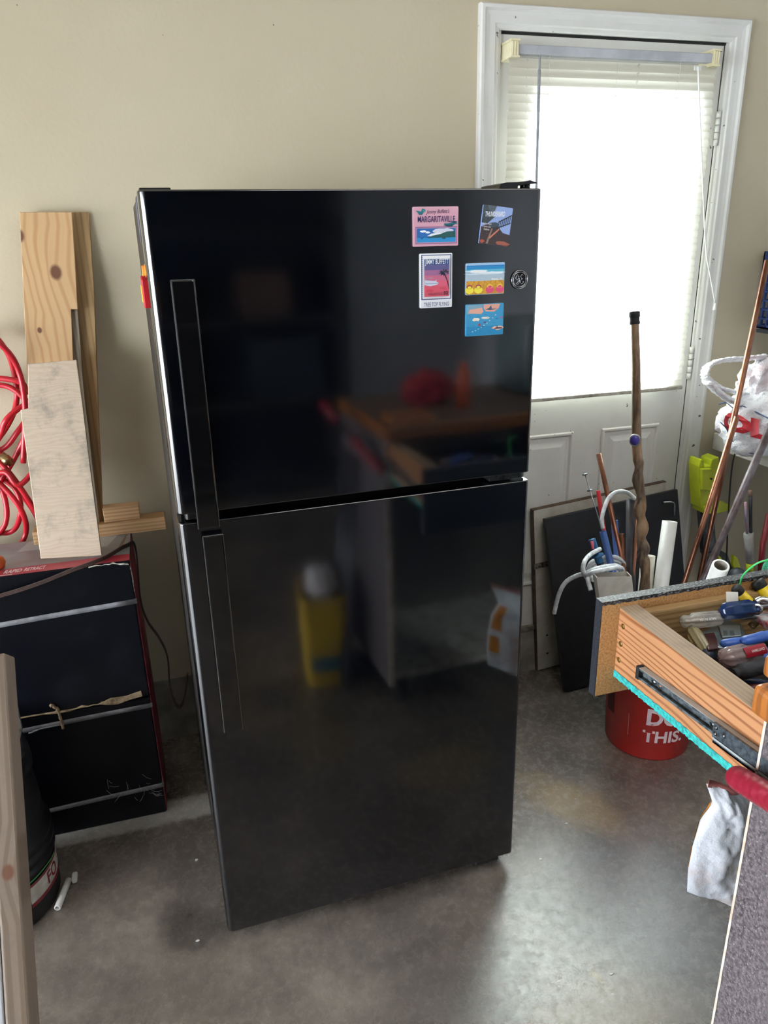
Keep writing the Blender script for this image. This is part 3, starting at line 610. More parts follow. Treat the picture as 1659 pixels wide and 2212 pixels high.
leaning('wooden_board', 'thin grey-streaked lath between the pine board and the brown moulding',
        [(148, 640), (166, 640), (182, 850), (222, 1182), (190, 1184), (160, 850)], -.152, -.026, .806, .004, wood('grey_lath', '9c8f7e', '7b6c5a', 2, 30, .8))
PLY = wood('weathered_plywood', 'cbb9a3', 'c4b09a', 0, 30, 6, .6, across=2, dirt='6b6761', bmp=.2, dirtr=(.50, .72), stretch=.3)
leaning('plywood_offcut', 'pale notched plywood offcut with grey scuffs, frontmost of the leaning boards',
        [(60, 786), (165, 777), (178, 870), (195, 1010), (220, 1200), (88, 1207), (66, 1040), (44, 885), (61, 882)], -.315, -.07, .806, .012, PLY)
for lab, pa, pb, z0, z1, y0 in (('long pale wood stick lying behind the leaning boards, the lower one', 65, 358, .806, .843, -.165), ('short pale wood block lying on the long stick at the wall', 226, 305, .8435, .884, -.155)):
    xa = atY(pa, 1130, y0).x; xb = atY(pb, 1130, y0).x
    b = MB(); b.box((xa - (xa + xb) / 2, 0, 0), (xb - (xa + xb) / 2, .055 if z0 < .82 else .04, z1 - z0)); o = b.build('wood_block', wood('stick_wood_%d' % pa, 'c39c72', 'a57f56', 0, 30, .7, across=2), bevel=.0015, seg=1); o.location = ((xa + xb) / 2, y0, z0); tag(o, lab, 'wood block')

# red air hose
RED = M('c3202f', .32, 0, 'a51826', ns=6)
H = thing('air_hose', 'coiled red air hose with brass coupler hanging on the wall', 'hose', (-1.5, -.04, 1.35))
def hz(pts, y=-.04, r=.0075, nm='hose_loop'):
    q = [rel(H, atY(px, py, y - .012 * (i % 3))) for i, (px, py) in enumerate(pts)]
    b = MB(); b.tube(catmull(q, 8), r, 10); b.build(nm, RED, H)
hz([(-120, 740), (-60, 715), (5, 748), (40, 800), (54, 880), (50, 1000)], -.10)
hz([(-110, 820), (-40, 720), (15, 760), (36, 840), (26, 900), (-20, 960), (-90, 960)], -.04)
hz([(-80, 840), (-20, 818), (45, 826), (56, 850)], -.07); hz([(-90, 860), (0, 832), (52, 860), (70, 900)], -.05)
hz([(-60, 1010), (-5, 950), (15, 905), (60, 872), (90, 880)], -.08); hz([(-60, 980), (5, 970), (40, 930), (75, 880)], -.05)
hz([(-50, 1120), (20, 1010), (60, 930), (85, 860)], -.06); hz([(-60, 960), (0, 1000), (45, 1055), (80, 1110)], -.09)
hz([(-70, 990), (0, 1045), (45, 1100), (56, 1150), (30, 1190), (-40, 1240)], -.08); hz([(-60, 1080), (5, 1020), (40, 1048), (80, 1010)], -.11)
hz([(-40, 1000), (5, 1060), (12, 1130), (-30, 1180)], -.05); hz([(0, 1030), (36, 1060), (44, 1110), (20, 1150), (-60, 1140)], -.06)
hz([(-80, 1010), (-5, 975), (20, 1030), (70, 1100), (90, 1140)], -.045)
q0 = rel(H, atY(2, 982, -.115)); q1 = rel(H, atY(26, 1004, -.115)); d = q1 - q0
b = MB(); b.lathe([(.001, 0), (.011, 0), (.011, d.length * .3), (.013, d.length * .32), (.013, d.length * .75), (.009, d.length * .8), (.009, d.length), (.004, d.length), (.004, d.length * .9)], 12, q0, d); part(b.build('coupler', M('a8926a', .3, 1, '6b5a3c', ns=60), H), 'brass hose coupler')

# orange knob peeping in at the left on the box
q = atZ(-8, 1215, .825); b = MB(); b.lathe([(.001, -.018), (.018, -.014), (.022, 0), (.018, .012), (.001, .016)], 16, (0, 0, 0)); o = b.build('orange_cap', M('d9662c', .4), bevel=0); o.location = (q.x, q.y, .824); tag(o, 'small orange plastic cap on the box at the hose', 'cap')

# brown lamp cord
cord = [atY(-60, 1300, -.374), atY(0, 1287, -.374), atY(80, 1262, -.374), atY(150, 1234, -.372), Vector((-1.26, -.362, .812)), Vector((-1.225, -.33, .812)), Vector((-1.180, -.27, .812)), Vector((-1.160, -.235, .79)), atY(303, 1290, -.21), atY(318, 1340, -.2), atY(345, 1380, -.2), atY(362, 1420, -.2), atY(368, 1490, -.2), atY(385, 1527, -.2), atY(398, 1510, -.2), atY(404, 1465, -.19), atY(406, 1455, -.15)]
b = MB(); P_ = catmull(cord, 8); up_ = Vector((0, 0, 1))
for off in (-.0034, 0, .0034): b.tube([p + Vector((0, 0, off)) for p in P_], .0024, 6)
tag(b.build('power_cord', M('5a4640', .35, 0, '3c2d2a', ns=12)), 'flat brown power cord draped over the black box and looping beside the refrigerator', 'cord')

# crumbs of white debris on the concrete
for k_, (px, py) in enumerate(((1223, 1779), (1168, 1856), (1321, 2104), (1243, 1727), (428, 2032), (424, 1858))):
    b = MB(); b.prism([(x, y) for x, y in blob(0, 0, .0045, .003, 6, .35, k_)], 0, .0015, 'z'); o = b.build('debris_chip', WHITEP); o.location = atZ(px, py, .0003); tag(o, 'tiny white chip on the concrete floor, ' + ('right of the refrigerator below the sandy stain', 'just right of the refrigerator base', 'low in the bright window reflection', 'on the sandy stain', 'on the dark stain left of the refrigerator', 'left of the refrigerator above the dark stain')[k_], 'debris', 'white chips on the floor')
# black nested buckets
BUCK = M('191a1e', .42, 0, '424345', ns=9, lo=.5, hi=.9)
def bucket(name, label, cx, cy, z0, r0, r1, h, mat, rings=()):
    t = thing(name, label, 'bucket', (cx, cy, z0)); prof = [(0.001, 0.003), (r0 - .006, 0.003), (r0, 0.0), (r0 + .001, .004)]
    R = lambda z: r0 + (r1 - r0) * z / h
    for z in rings: prof += [(R(z - .006), z - .006), (R(z) + .008, z - .004), (R(z) + .008, z + .002), (R(z + .004), z + .004)]
    prof += [(R(h - .022), h - .022), (r1 + .006, h - .018), (r1 + .007, h - .004), (r1 + .003, h), (r1 - .003, h), (r0 - .005, .006), (.001, .006)]
    b = MB(); b.lathe(prof, 56); b.build('body', mat, t); return t
Bk = (-1.600, -.555)
bk1 = thing('bucket', 'black ribbed bucket with a red and white label standing before the boxes', 'bucket', (Bk[0], Bk[1], 0))
b = MB(); b.lathe([(.001, .003), (.150, .002), (.155, .006), (.156, .138), (.163, .142), (.163, .150), (.157, .154), (.157, .166), (.164, .170), (.164, .180), (.157, .185), (.157, .196), (.163, .200), (.162, .210), (.153, .218), (.143, .375), (.149, .380), (.150, .392), (.146, .398), (.148, .410), (.146, .424), (.138, .427), (.001, .427)], 64); b.build('body', BUCK, bk1)
b = MB(); b.lathe([(.001, .0), (.140, .0), (.144, .003), (.144, .010), (.130, .012), (.125, .006), (.001, .006)], 48); lidp = b.build('lid', BUCK, bk1); lidp.location = (0, 0, .4275)
b = MB(); b.tube(catmull([rel(bk1, atY(px, py, -.712)) for px, py in ((27, 1696), (36, 1662), (33, 1650), (22, 1658))], 4), .0018, 6); part(b.build('bail_wire', STEEL, bk1), 'bent wire bail end')
def cyl_map(t, cx, cy, r_of, a0, z0):
    return lambda u, v: (r_of(z0 + v) * cos(a0 + u / r_of(z0)), r_of(z0 + v) * sin(a0 + u / r_of(z0)), z0 + v)
def bent_patch(t, r_of, a0, a1, z0, z1, mat, nm, skew=0):
    b = MB(); b.grid(lambda u, v: ((r_of(L(v, z0, z1))) * cos(L(u, a0, a1)), (r_of(L(v, z0, z1))) * sin(L(u, a0, a1)), L(v, z0, z1) + skew * (u - .5)), 14, 1); return b.build(nm, mat, t)
rf = lambda z: .1575
LW = M('d5d2ca', .5, 0, 'b5b1a8', ns=30); LR = M('8c2430', .5, 0, '74202a')
bent_patch(bk1, rf, -.80, .35, .055, .118, LW, 'label_paper'); bent_patch(bk1, lambda z: rf(z) + .0006, -.80, .35, .055, .066, LR, 'label_band'); bent_patch(bk1, lambda z: rf(z) + .0006, -.80, .35, .112, .118, LR, 'label_band')
put_text('lettering', 'FO', .036, .05, cyl_map(bk1, 0, 0, lambda z: rf(z) + .0008, -.42, .072), LR, bk1, bold=.02)
b = MB(); b.tube(catmull([Vector((.160 * cos(a), .160 * sin(a), (.128 + z))) for a, z in ((-2.0, -.03), (-1.5, -.012), (-1.1, -.002), (-.7, .002), (-.3, 0), (-.1, -.004))], 5), .0014, 6)
part(b.build('green_string', M('4fae62', .5), bk1), 'thin green string around the bucket')
# white tube end lying by the bucket
pA = atZ(124, 1962, .010); pB = atZ(148, 1900, .016)
b = MB(); d = (pB - pA); l = d.length
b.lathe([(.006, 0), (.0085, 0), (.0085, l), (.006, l), (.006, 0)], 16, (0, 0, 0), d); o = b.build('plastic_tube', WHITEP); o.location = pA; tag(o, 'short white plastic tube lying on the floor by the black bucket', 'tube')
pA = atZ(150, 1898, .008); b = MB(); b.prism(rrect(-.006, -.016, .008, .016, .005), -.004, .004, 'z'); o = b.build('plastic_clip', WHITEP, bevel=.001); o.location = pA + Vector((.012, .0, 0)); tag(o, 'small white plastic clip at the end of the white tube', 'clip')
# clutter between the plank and the boxes, standing on the upper bucket
LID = .434
b = MB(); b.lathe([(.001, 0), (.035, .002), (.046, .02), (.052, .045), (.046, .075), (.030, .092), (.001, .098)], 24, rad=lambda a: 1 + .02 * cos(9 * a)); o = b.build('plastic_jug', M('a9b4d6', .3, 0, '8f9ac0', ns=9), bevel=0); o.location = (Bk[0] + .050, Bk[1] - .05, LID + .006); tag(o, 'pale blue ribbed plastic jug on the black bucket lid behind the plank', 'jug')
b = MB()
GR = M('6f6c66', .6, 0, '4b4843', ns=30)
for (x0, y0, z0, x1, y1, z1) in ((0, 0, 0, .008, .008, .12), (.075, 0, 0, .083, .008, .12), (0, 0, .112, .083, .008, .12), (0, 0, 0, .083, .008, .008), (0, .05, 0, .008, .058, .12), (.075, .05, 0, .083, .058, .12), (0, .05, .112, .083, .058, .12), (0, 0, .112, .008, .058, .12), (.075, 0, .112, .083, .058, .12), (0, 0, 0, .083, .058, .003)): b.box((x0, y0, z0), (x1, y1, z1))
o = b.build('metal_frame', GR, bevel=.001, seg=1); o.location = (Bk[0] + .045, Bk[1] + .02, LID + .006); tag(o, 'small grey open frame standing behind the pale blue jug', 'frame')
q = atY(15, 1425, -.76); b = MB(); b.prism([(-.05, 0), (.006, -.018), (.012, -.004), (.006, .014), (-.012, .024), (-.05, .03)], 0, .04, 'y'); o = b.build('white_cap', M('c9c9bd', .4, 0, 'a9a99b'), bevel=.003); o.location = (Bk[0] + .085, Bk[1] + .03, LID + .129); tag(o, 'cream plastic cap resting on the small grey frame', 'cap')

# leaning weathered plank at the left edge, near the camera
PX = -1.30
pt = atX(11, 1410, PX); pb2 = atX(64, 2212, PX); d = (pt - pb2).normalized(); base = pt - d * (pt.z / d.z)
WP = wood('weathered_plank', '877769', '71604f', 2, 24, 1.0, .7, [(-.014, 1.17 * .82, .008)], across=0, dirt='6e6258')
lgt = (pt - base).length
rot = Matrix((Vector((1, 0, 0)), d.cross(Vector((1, 0, 0))), d)).transposed().to_4x4()
b = MB(); b.box((-.028, 0, 0), (0, .06, lgt)); o = b.build('plank', WP, bevel=.003); o.matrix_world = Matrix.Translation(base) @ rot
tag(o, 'weathered brown plank with a knot leaning in the left foreground', 'plank')
b = MB(); b.box((-.34, .004, 0), (-.030, .020, lgt * .80)); o = b.build('panel_board', M('c2c4cc', .7, 0, '8d8d95', ns=16, stretch=(1, 1, .3)), bevel=.002); o.matrix_world = Matrix.Translation(base) @ rot  # side light on the plank's left face, put in as a pale colour
tag(o, 'pale board painted as the lit left side of the weathered plank', 'board')

# ================================================================== RIGHT: LEANING PANELS
def slab_on_floor(name, label, pTL, pTR, pBL, ytop, thick, mat, hinge=False):
    BLp = atZ(*pBL, 0.0); TLp = atY(*pTL, ytop); TRp = atY(*pTR, ytop + .0)
    ex = (TRp - TLp); ez = (TLp - BLp); ey = ez.cross(ex).normalized(); exn = ex.normalized()
    w_, h_ = ex.length, ez.length; zn = exn.cross(ey) * -1
    zn = ez.normalized(); yn = zn.cross(exn).normalized(); xn = yn.cross(zn)
    m = Matrix((xn, yn, zn)).transposed().to_4x4()
    b = MB(); b.box((0, 0, 0), (w_, thick, h_)); o = b.build(name, mat, bevel=.002); o.matrix_world = Matrix.Translation(BLp + Vector((0, 0, .002))) @ m
    return tag(o, label, 'panel'), w_, h_
WPAN = M('cfcbc0', .45, 0, 'b2aa9a', ns=10)
o1, w1, h1_ = slab_on_floor('cabinet_panel', 'white cabinet panel leaning on the door behind the black panel', (1151, 1104), (1437, 1068), (1160, 1450), -.03, .018, WPAN)
b = MB(); b.box((-.001, -.0008, 0), (.0035, .0185, h1_)); b.box((0, -.0008, h1_ - .001), (w1, .0185, h1_ + .001)); part(b.build('bare_edge', M('5f4c3c', .7, 0, '30261f'), o1), 'raw brown edge')
b = MB(); b.box((.0, -.003, h1_ * .655), (.055, 0, h1_ * .685)); part(b.build('hinge_strip', M('4a3b30', .5, .6, 'b8b0a0', ns=120), o1), 'rusty hinge strip')
for zf in (.10, .22):
    b = MB(); b.tube([(.045, -.001, h1_ * zf), (.045, .001, h1_ * zf)], .004, 10); b.build('screw_hole', BLKM, o1)
o2, w2, h2_ = slab_on_floor('cabinet_panel', 'matt black panel leaning on the door in front of the white panel', (1177, 1123), (1465, 1083), (1220, 1497), -.07, .018, M('15161a', .5, 0, '202126', ns=20))
b = MB(); b.tube(catmull([(w2 - .07, -.004, h2_ - .035), (w2 - .05, -.02, h2_ - .035), (w2 - .035, -.02, h2_ - .045), (w2 - .032, -.01, h2_ - .09)], 4), .004, 8); part(b.build('wire_pull', STEEL, o2), 'bent metal pull')

# ------------------------------------------------------------------ red bucket
RB = (.365, -.49)
RBM = M('b3241f', .38, 0, 'a01d1a', ns=6)
rb = bucket('bucket', 'red bucket with white lettering THIS. standing under the open drawer', *RB, 0, .130, .150, .37, RBM, (.31,))
ca = math.atan2(CAM.y - RB[1], CAM.x - RB[0])
rr_ = lambda z: .130 + .020 * z / .37 + .0012
WL = M('e2cfd4', .5, 0, 'd8bfc4', ns=60)
put_text('lettering', "LET'S", .045, .12, cyl_map(rb, 0, 0, rr_, ca - .07, .212), WL, rb, bold=.03)
put_text('lettering', 'DO', .062, .105, cyl_map(rb, 0, 0, rr_, ca - .02, .132), WL, rb, bold=.04)
put_text('lettering', 'THIS.', .045, .128, cyl_map(rb, 0, 0, rr_, ca - .08, .068), WL, rb, bold=.03)
bent_patch(rb, rr_, ca - 1.15, ca - .85, .12, .27, M('3d1517', .5, 0, '6a1c1c', ns=80), 'printed_panel')
bent_patch(rb, rr_, ca - .42, ca - .405, .075, .155, M('c99a84', .6), 'scratch'); bent_patch(rb, rr_, ca - .70, ca - .68, .22, .25, M('d9b0a0', .6), 'scratch')

# things standing in the red bucket: top pixel on a rear plane, low pixel nearer, run down to the bucket floor
def line(pt_, yt, pl_, yl, zmin=.02):
    a = atY(*pt_, yt); c = atY(*pl_, yl); d = a - c
    if d.z > .01:
        k = (a.z - zmin) / d.z; e = a - d * k
    else: e = c
    return a, c, e
def in_bucket(e, rmax=.10):
    v = Vector((e.x - RB[0], e.y - RB[1])); 
    if v.length > rmax: v = v.normalized() * rmax
    return Vector((RB[0] + v.x, RB[1] + v.y, max(e.z, .02)))
def stick(name, label, cat, ptop, ytop, plow, r, mat, hollow=False, n=14, low_y=-.45, bend=True, zend=.02):
    a = atY(*ptop, ytop); c = atY(*plow, low_y); d = (a - c).normalized()
    e = c - d * ((c.z - zend) / d.z)
    e = in_bucket(e) if bend else e
    d = a - e; l = d.length; b = MB()
    if hollow: b.lathe([(r * .82, 0), (r, 0), (r, l), (r * .82, l), (r * .82, .0)], n * 2, (0, 0, 0), d)
    else: b.lathe([(r, 0), (r, l)], n, (0, 0, 0), d, close=True)
    o = b.build(name, mat); o.location = e; tag(o, label, cat); return o, a, e
stick('copper_pipe', 'thin copper pipe rising left of the walking stick', 'pipe', (1293, 980), -.30, (1352, 1245), .0075, COPPER, True, low_y=-.42)
stick('copper_pipe', 'short copper pipe end between the blue tubes and the dark pipe', 'pipe', (1343, 1153), -.38, (1344, 1245), .0075, COPPER, True, low_y=-.42)
stick('copper_pipe', 'copper pipe half hidden behind the walking stick', 'pipe', (1378, 1120), -.40, (1366, 1245), .0065, COPPER, True, low_y=-.42)
BLU = M('3f66a8', .35, 0, '35589a', ns=10)
stick('plastic_pipe', 'blue plastic pipe, nearer and more tilted of the pair', 'pipe', (1302, 1148), -.40, (1328, 1245), .0105, BLU, True, low_y=-.45)
stick('plastic_pipe', 'blue plastic pipe, upright one of the pair', 'pipe', (1327, 1124), -.36, (1325, 1245), .0105, BLU, True, low_y=-.42)
stick('iron_pipe', 'dark grey iron pipe beside the walking stick', 'pipe', (1363, 1078), -.36, (1355, 1245), .0145, M('4a4b54', .45, .1, '3d3636', ns=18), True, low_y=-.42)
stick('plastic_pipe', 'tall white plastic pipe standing right of the walking stick', 'pipe', (1447, 1126), -.42, (1428, 1265), .0225, WHITEP, True, low_y=-.46)
stick('plastic_pipe', 'short cream plastic pipe right behind the walking stick', 'pipe', (1400, 1200), -.40, (1394, 1270), .022, M('e3e0d2', .4), True, low_y=-.42)
stick('plastic_tube', 'thin red plastic tube rising from the bucket', 'tube', (1292, 1060), -.33, (1304, 1240), .0065, M('d02c3a', .35), False, low_y=-.42)
a = atY(1557, 1222, -.82); e = Vector((.40, -.52, .12)); dv = a - e; l = dv.length; b = MB(); b.lathe([(.0165, 0), (.0215, 0), (.0215, l), (.0205, l + .001), (.0165, l + .001)], 32, (0, 0, 0), dv)
o = b.build('plastic_pipe', WHITEP); o.location = e; bi = MB(); bi.lathe([(.0165, l + .0008), (.0164, l - .2)], 32, (0, 0, 0), dv); part(bi.build('bore', M('a8a196', .6), o, recalc=False), 'inner bore coloured darker for shade'); tag(o, 'white plastic pipe tilted over the drawer with its open end toward the room', 'pipe')  # bore takes a darker colour in place of its inner shade
# walking stick with rubber cap
a = atY(1372, 668, -.33); c = atY(1393, 1265, -.50); d0 = (a - c).normalized(); e = in_bucket(c - d0 * ((c.z - .02) / d0.z), .11)
WS = thing('walking_stick', 'twisted brown wooden walking stick with black rubber cap, standing in the red bucket', 'walking stick', e)
ln = [((1371, 692), -.335), ((1374, 800), -.37), ((1375, 945), -.40), ((1378, 1000), -.42), ((1384, 1100), -.45), ((1388, 1180), -.47), ((1393, 1265), -.50)]
pts = [rel(WS, atY(*p, y)) for p, y in ln] + [Vector((0, 0, 0))]
P_ = catmull(pts, 10); rs = []
for i, p in enumerate(P_):
    t_ = i / (len(P_) - 1); k = 1 if t_ < .42 else 1 + .16 * sin(i * 1.15); rs.append((.0115 + .0045 * min(1, t_ * 1.6)) * k)
    if t_ > .42: P_[i] = p + Vector((.0032 * sin(i * .9), .003 * cos(i * .9), 0))
m, nt, bs = newmat('stick_bark'); v = coords(nt, (1, 1, .5)); c_ = mixc(nt, mrange(nt, noise(nt, v, 16, 4), .4, .62), srgb('8a6a4c'), srgb('3f2f24')); c_ = mixc(nt, mrange(nt, noise(nt, coords(nt, (1, 1, .05)), 90, 3), .4, .7, 0, .6), c_, srgb('a08a70')); nt.links.new(c_, bs.inputs['Base Color']); bs.inputs['Roughness'].default_value = .45
b = MB(); b.tube(P_, rs, 14); b.build('shaft', m, WS)
b = MB(); d = (pts[0] - pts[1]).normalized(); q = pts[0]; b.lathe([(.0125, -.012), (.0150, -.010), (.0140, .0), (.0140, .008), (.0158, .010), (.0158, .022), (.0150, .024), (.001, .024)], 18, q, d); part(b.build('rubber_cap', M('202226', .7), WS), 'black rubber cap')
q = rel(WS, atY(1372, 948, -.40)) ; nrm = (CAM - Vector(e) - q).normalized(); side = Vector((-.6, -.8, 0)).normalized()
b = MB(); b.lathe([(.001, 0), (.0145, 0), (.0145, .004), (.0125, .0055), (.001, .0055)], 20, q + side * .0135, side, rad=lambda a: 1 + .28 * abs(sin(a))); md = part(b.build('medallion', M('b0b4bc', .3, .8), WS), 'oval medallion')
b = MB(); b.lathe([(.001, 0), (.0110, 0), (.0110, .0015), (.001, .002)], 20, q + side * .0182, side, rad=lambda a: 1 + .28 * abs(sin(a))); part(b.build('medallion_face', M('5b48b8', .3, 0, '3c3a8c', ns=200), md), 'purple medallion face')
# square white downspout
a = atY(1324, 1243, -.56); e = Vector((.315, -.50, .02)); DS = thing('downspout', 'pale grey square plastic downspout end behind the drawer', 'downspout', e)
TL_ = rel(DS, atY(1284, 1242, -.60)); TR_ = rel(DS, atY(1360, 1240, -.60)); hwid = (TR_ - TL_).length / 2; cc = (TL_ + TR_) / 2
ax = (TR_ - TL_).normalized(); dz = (cc - Vector((0.0, .02, .0))).normalized(); ay = dz.cross(ax).normalized()
zlen = cc.length
b = MB()
def rg(s, k): 
    o_ = cc - dz * k; return [tuple(o_ + ax * (sx * hwid * s) + ay * (sy * .012 * s)) for sx, sy in ((-1, -1), (1, -1), (1, 1), (-1, 1))]
vs = rg(1, 0) + rg(1, zlen * .62) + rg(.95, 0) + rg(.95, zlen * .62)
b.add(vs, [(i, (i + 1) % 4, (i + 1) % 4 + 4, i + 4) for i in range(4)] + [(i + 8, i + 12, (i + 1) % 4 + 12, (i + 1) % 4 + 8) for i in range(4)] + [(i, i + 8, (i + 1) % 4 + 8, (i + 1) % 4) for i in range(4)])
b.build('tube', M('d2ccc2', .45, 0, 'bdb6ab'), DS, bevel=.001)
# white coiled tubing
CT = thing('flexible_tubing', 'white translucent ribbed tubing tied in a coil, its tail hanging left', 'tubing', atY(1290, 1240, -.52))
TUB = M('e6eaee', .3, 0, 'b6bcc2', ns=60)
def tb(pts, ys, r=.0062, nm='tube_loop'):
    q = [rel(CT, atY(px, py, y)) for (px, py), y in zip(pts, ys)]; b = MB(); P_ = catmull(q, 8); b.tube(P_, [r * (1 + .06 * (i % 2)) for i in range(len(P_))], 10); b.build(nm, TUB, CT)
tb([(1197, 1325), (1207, 1285), (1222, 1258), (1245, 1244), (1266, 1238), (1290, 1228), (1330, 1222), (1342, 1232), (1330, 1245), (1290, 1250), (1262, 1240), (1262, 1215), (1275, 1198), (1296, 1186)], [-.50, -.51, -.52, -.54, -.56, -.58, -.57, -.52, -.50, -.52, -.56, -.56, -.52, -.48])
tb([(1302, 1142), (1300, 1120), (1308, 1090), (1318, 1072), (1335, 1062), (1355, 1064), (1372, 1078)], [-.40, -.39, -.37, -.36, -.36, -.37, -.38])
for k_ in range(3): tb([(x_ + k_ * 2 - 2, y_ - 7 * k_ + 6) for x_, y_ in [(1266, 1240), (1276, 1222), (1300, 1212), (1330, 1212), (1346, 1226), (1342, 1240), (1318, 1246), (1290, 1246), (1266, 1240)]], [-.40 - .003 * k_] * 9, .0060)
tb([(1268, 1245), (1282, 1236), (1310, 1230), (1340, 1226), (1344, 1240), (1320, 1250), (1285, 1253), (1270, 1250), (1276, 1275)], [-.57, -.59, -.6, -.58, -.54, -.53, -.56, -.58, -.60])
# caulk-gun like plunger: thin rod with two discs
a = atY(1264, 1025, -.36); c = atY(1302, 1150, -.40)
PLG = thing('plunger_rod', 'thin metal plunger rod with two small discs above the red bucket', 'rod', in_bucket(c - (a - c) * ((c.z - .02) / (a.z - c.z))))
A = rel(PLG, a); C_ = rel(PLG, c); dd = (A - C_).normalized()
b = MB(); b.tube([Vector((0, 0, 0)), C_, A], .0018, 8); b.build('rod', STEEL, PLG)
for k, r in ((0, .009), (.052, .009)):
    b = MB(); b.lathe([(.001, 0), (r, 0), (r, .002), (.001, .003)], 16, A - dd * k, dd); b.build('disc', DSTEEL, PLG)
# black barrel with blue fitting
a = atY(1278, 1165, -.46); c = atY(1306, 1245, -.50)
IN = thing('hand_pump', 'black hand pump with blue head and pink tab in the bucket', 'pump', in_bucket(c - (a - c) * ((c.z - .02) / (a.z - c.z))))
A = rel(IN, a); C_ = rel(IN, c); dd = (A - C_).normalized(); m_ = A - dd * .075
b = MB(); b.tube([Vector((0, 0, 0)), m_], .0105, 14); b.build('barrel', M('17181c', .4), IN)
b = MB(); b.lathe([(.0105, 0), (.012, .004), (.012, .018), (.019, .020), (.019, .026), (.009, .028), (.008, .045), (.011, .048), (.011, .075), (.001, .077)], 18, m_, dd); b.build('pump_head', M('1f5c8c', .35), IN)
b = MB(); b.tube([m_ + dd * .07 + Vector((-.008, -.01, .004)), m_ + dd * .052 + Vector((-.011, -.011, -.002))], .0045, 8); part(b.build('pink_tab', M('d8647c', .4), IN), 'pink tab')

# long copper pipes and grey pipe leaning against the shelf
def long_pipe(name, label, ptop, ytop, plow, r, mat, zf=.02):
    a = atY(*ptop, ytop); k = (1590 - ptop[1]) / (plow[1] - ptop[1]); px = ptop[0] + (plow[0] - ptop[0]) * k
    e = atZ(px, 1568, zf); e = Vector((e.x, e.y, zf)); l = (a - e).length
    b = MB(); b.lathe([(r * .85, 0), (r, 0), (r, l), (r * .85, l), (r * .85, 0)], 20, (0, 0, 0), a - e); o = b.build(name, mat); o.location = e; return tag(o, label, 'pipe')
long_pipe('copper_pipe', 'tallest copper pipe leaning in front of the white plastic bag', (1658, 562), -.40, (1515, 1250), .0082, COPPER)
long_pipe('copper_pipe', 'second long copper pipe, shorter and left of the tallest one', (1592, 900), -.46, (1483, 1255), .0082, COPPER)
long_pipe('conduit_pipe', 'dull grey metal pipe slanting steeply right across the shelf edge', (1672, 905), -.50, (1530, 1240), .0115, M('6b6468', .45, .5, '4c3d3c', ns=25))

# ------------------------------------------------------------------ white shelf on the right wall
SHX, SZ0, SZ1 = .895, .812, .868
SH = thing('wall_shelf', 'white melamine shelf on the side wall carrying a plastic bag', 'shelf', (SHX, -.02, SZ0))
b = MB(); b.box((0, -1.3, .0), (XR - SHX - .004, .0, .056)); b.build('shelf_board', M('d6d1c9', .5, 0, 'b5ada2', ns=12), SH, bevel=.003)
b = MB(); b.box((-.012, -.075, .0), (-.001, .0, .062)); b.build('end_block', M('d9d5ce', .5), SH, bevel=.003)
for y in (-.35, -1.1):
    b = MB(); b.prism([(.02, -.001), (XR - SHX - .005, -.001), (XR - SHX - .005, -.22), (XR - SHX - .03, -.22)], y - .01, y + .01, 'y'); b.build('shelf_bracket', M('3a3a3c', .5), SH)
# plastic shopping bag
BG = thing('plastic_bag', 'stuffed white plastic shopping bag with red letters OL on the shelf', 'bag', (1.0, -.20, SZ1 + .0))
m, nt, bs = newmat('bag_film'); v = coords(nt); bs.inputs['Roughness'].default_value = .3
c_ = mixc(nt, mrange(nt, noise(nt, v, 9, 4), .5, .75), srgb('e8e9ee'), srgb('dcc0c6')); nt.links.new(c_, bs.inputs['Base Color']); bump(nt, bs, noise(nt, v, 22, 5, .7), .9, .02)
BAG = m
from mathutils import noise as mn
def lump(cx, cy, cz, rx, ry, rz, nu=36, nv=22, amp=.16, fr_=2.5, seed=0, flat=None):
    def fn(u, v):
        a = 2 * pi * u; p = pi * (v - .5); d = Vector((cos(p) * cos(a), cos(p) * sin(a), sin(p)))
        k = 1 + amp * mn.noise(d * fr_ + Vector((seed, 0, 0))) + amp * .45 * mn.noise(d * fr_ * 3.1 + Vector((seed, 5, 0))) + amp * .3 * (abs(mn.noise(d * fr_ * 6)) * 2 - .5)
        q = Vector((cx + rx * d.x * k, cy + ry * d.y * k, cz + rz * d.z * k))
        if flat is not None: q.z = max(q.z, flat)
        return q
    return fn
ctr = rel(BG, atY(1635, 925, -.28))
b = MB(); b.grid(lump(ctr.x + .03, ctr.y, .105, .155, .115, .125, seed=2, flat=.001), 64, 40); b.build('bag_body', BAG, BG)
def ribbon(pts, ys, wid, nm='bag_handle'):
    q = catmull([rel(BG, atY(px, py, y)) for (px, py), y in zip(pts, ys)], 8); b = MB(); n = len(q)
    b.tube(q, [wid * (.75 + .35 * sin(i * 1.3) ** 2) for i in range(n)], 10, squash=.35); b.build(nm, BAG, BG)
ribbon([(1600, 850), (1545, 835), (1524, 815), (1530, 790), (1565, 778), (1610, 775), (1650, 770)], [-.27, -.28, -.28, -.27, -.26, -.26, -.26], .022)
ribbon([(1524, 822), (1555, 850), (1590, 868), (1640, 860), (1665, 820)], [-.28, -.29, -.29, -.27, -.26], .030)
ribbon([(1527, 815), (1560, 838), (1600, 848), (1640, 850)], [-.27, -.27, -.27, -.26], .016); ribbon([(1590, 865), (1620, 850), (1640, 800), (1665, 775)], [-.27] * 4, .026)
b = MB(); b.grid(lump(*rel(BG, atY(1648, 838, -.24)), .10, .05, .085, seed=6, amp=.3), 40, 26); b.build('bag_neck', BAG, BG)
ribbon([(1530, 800), (1540, 780), (1548, 778)], [-.26] * 3, .004)
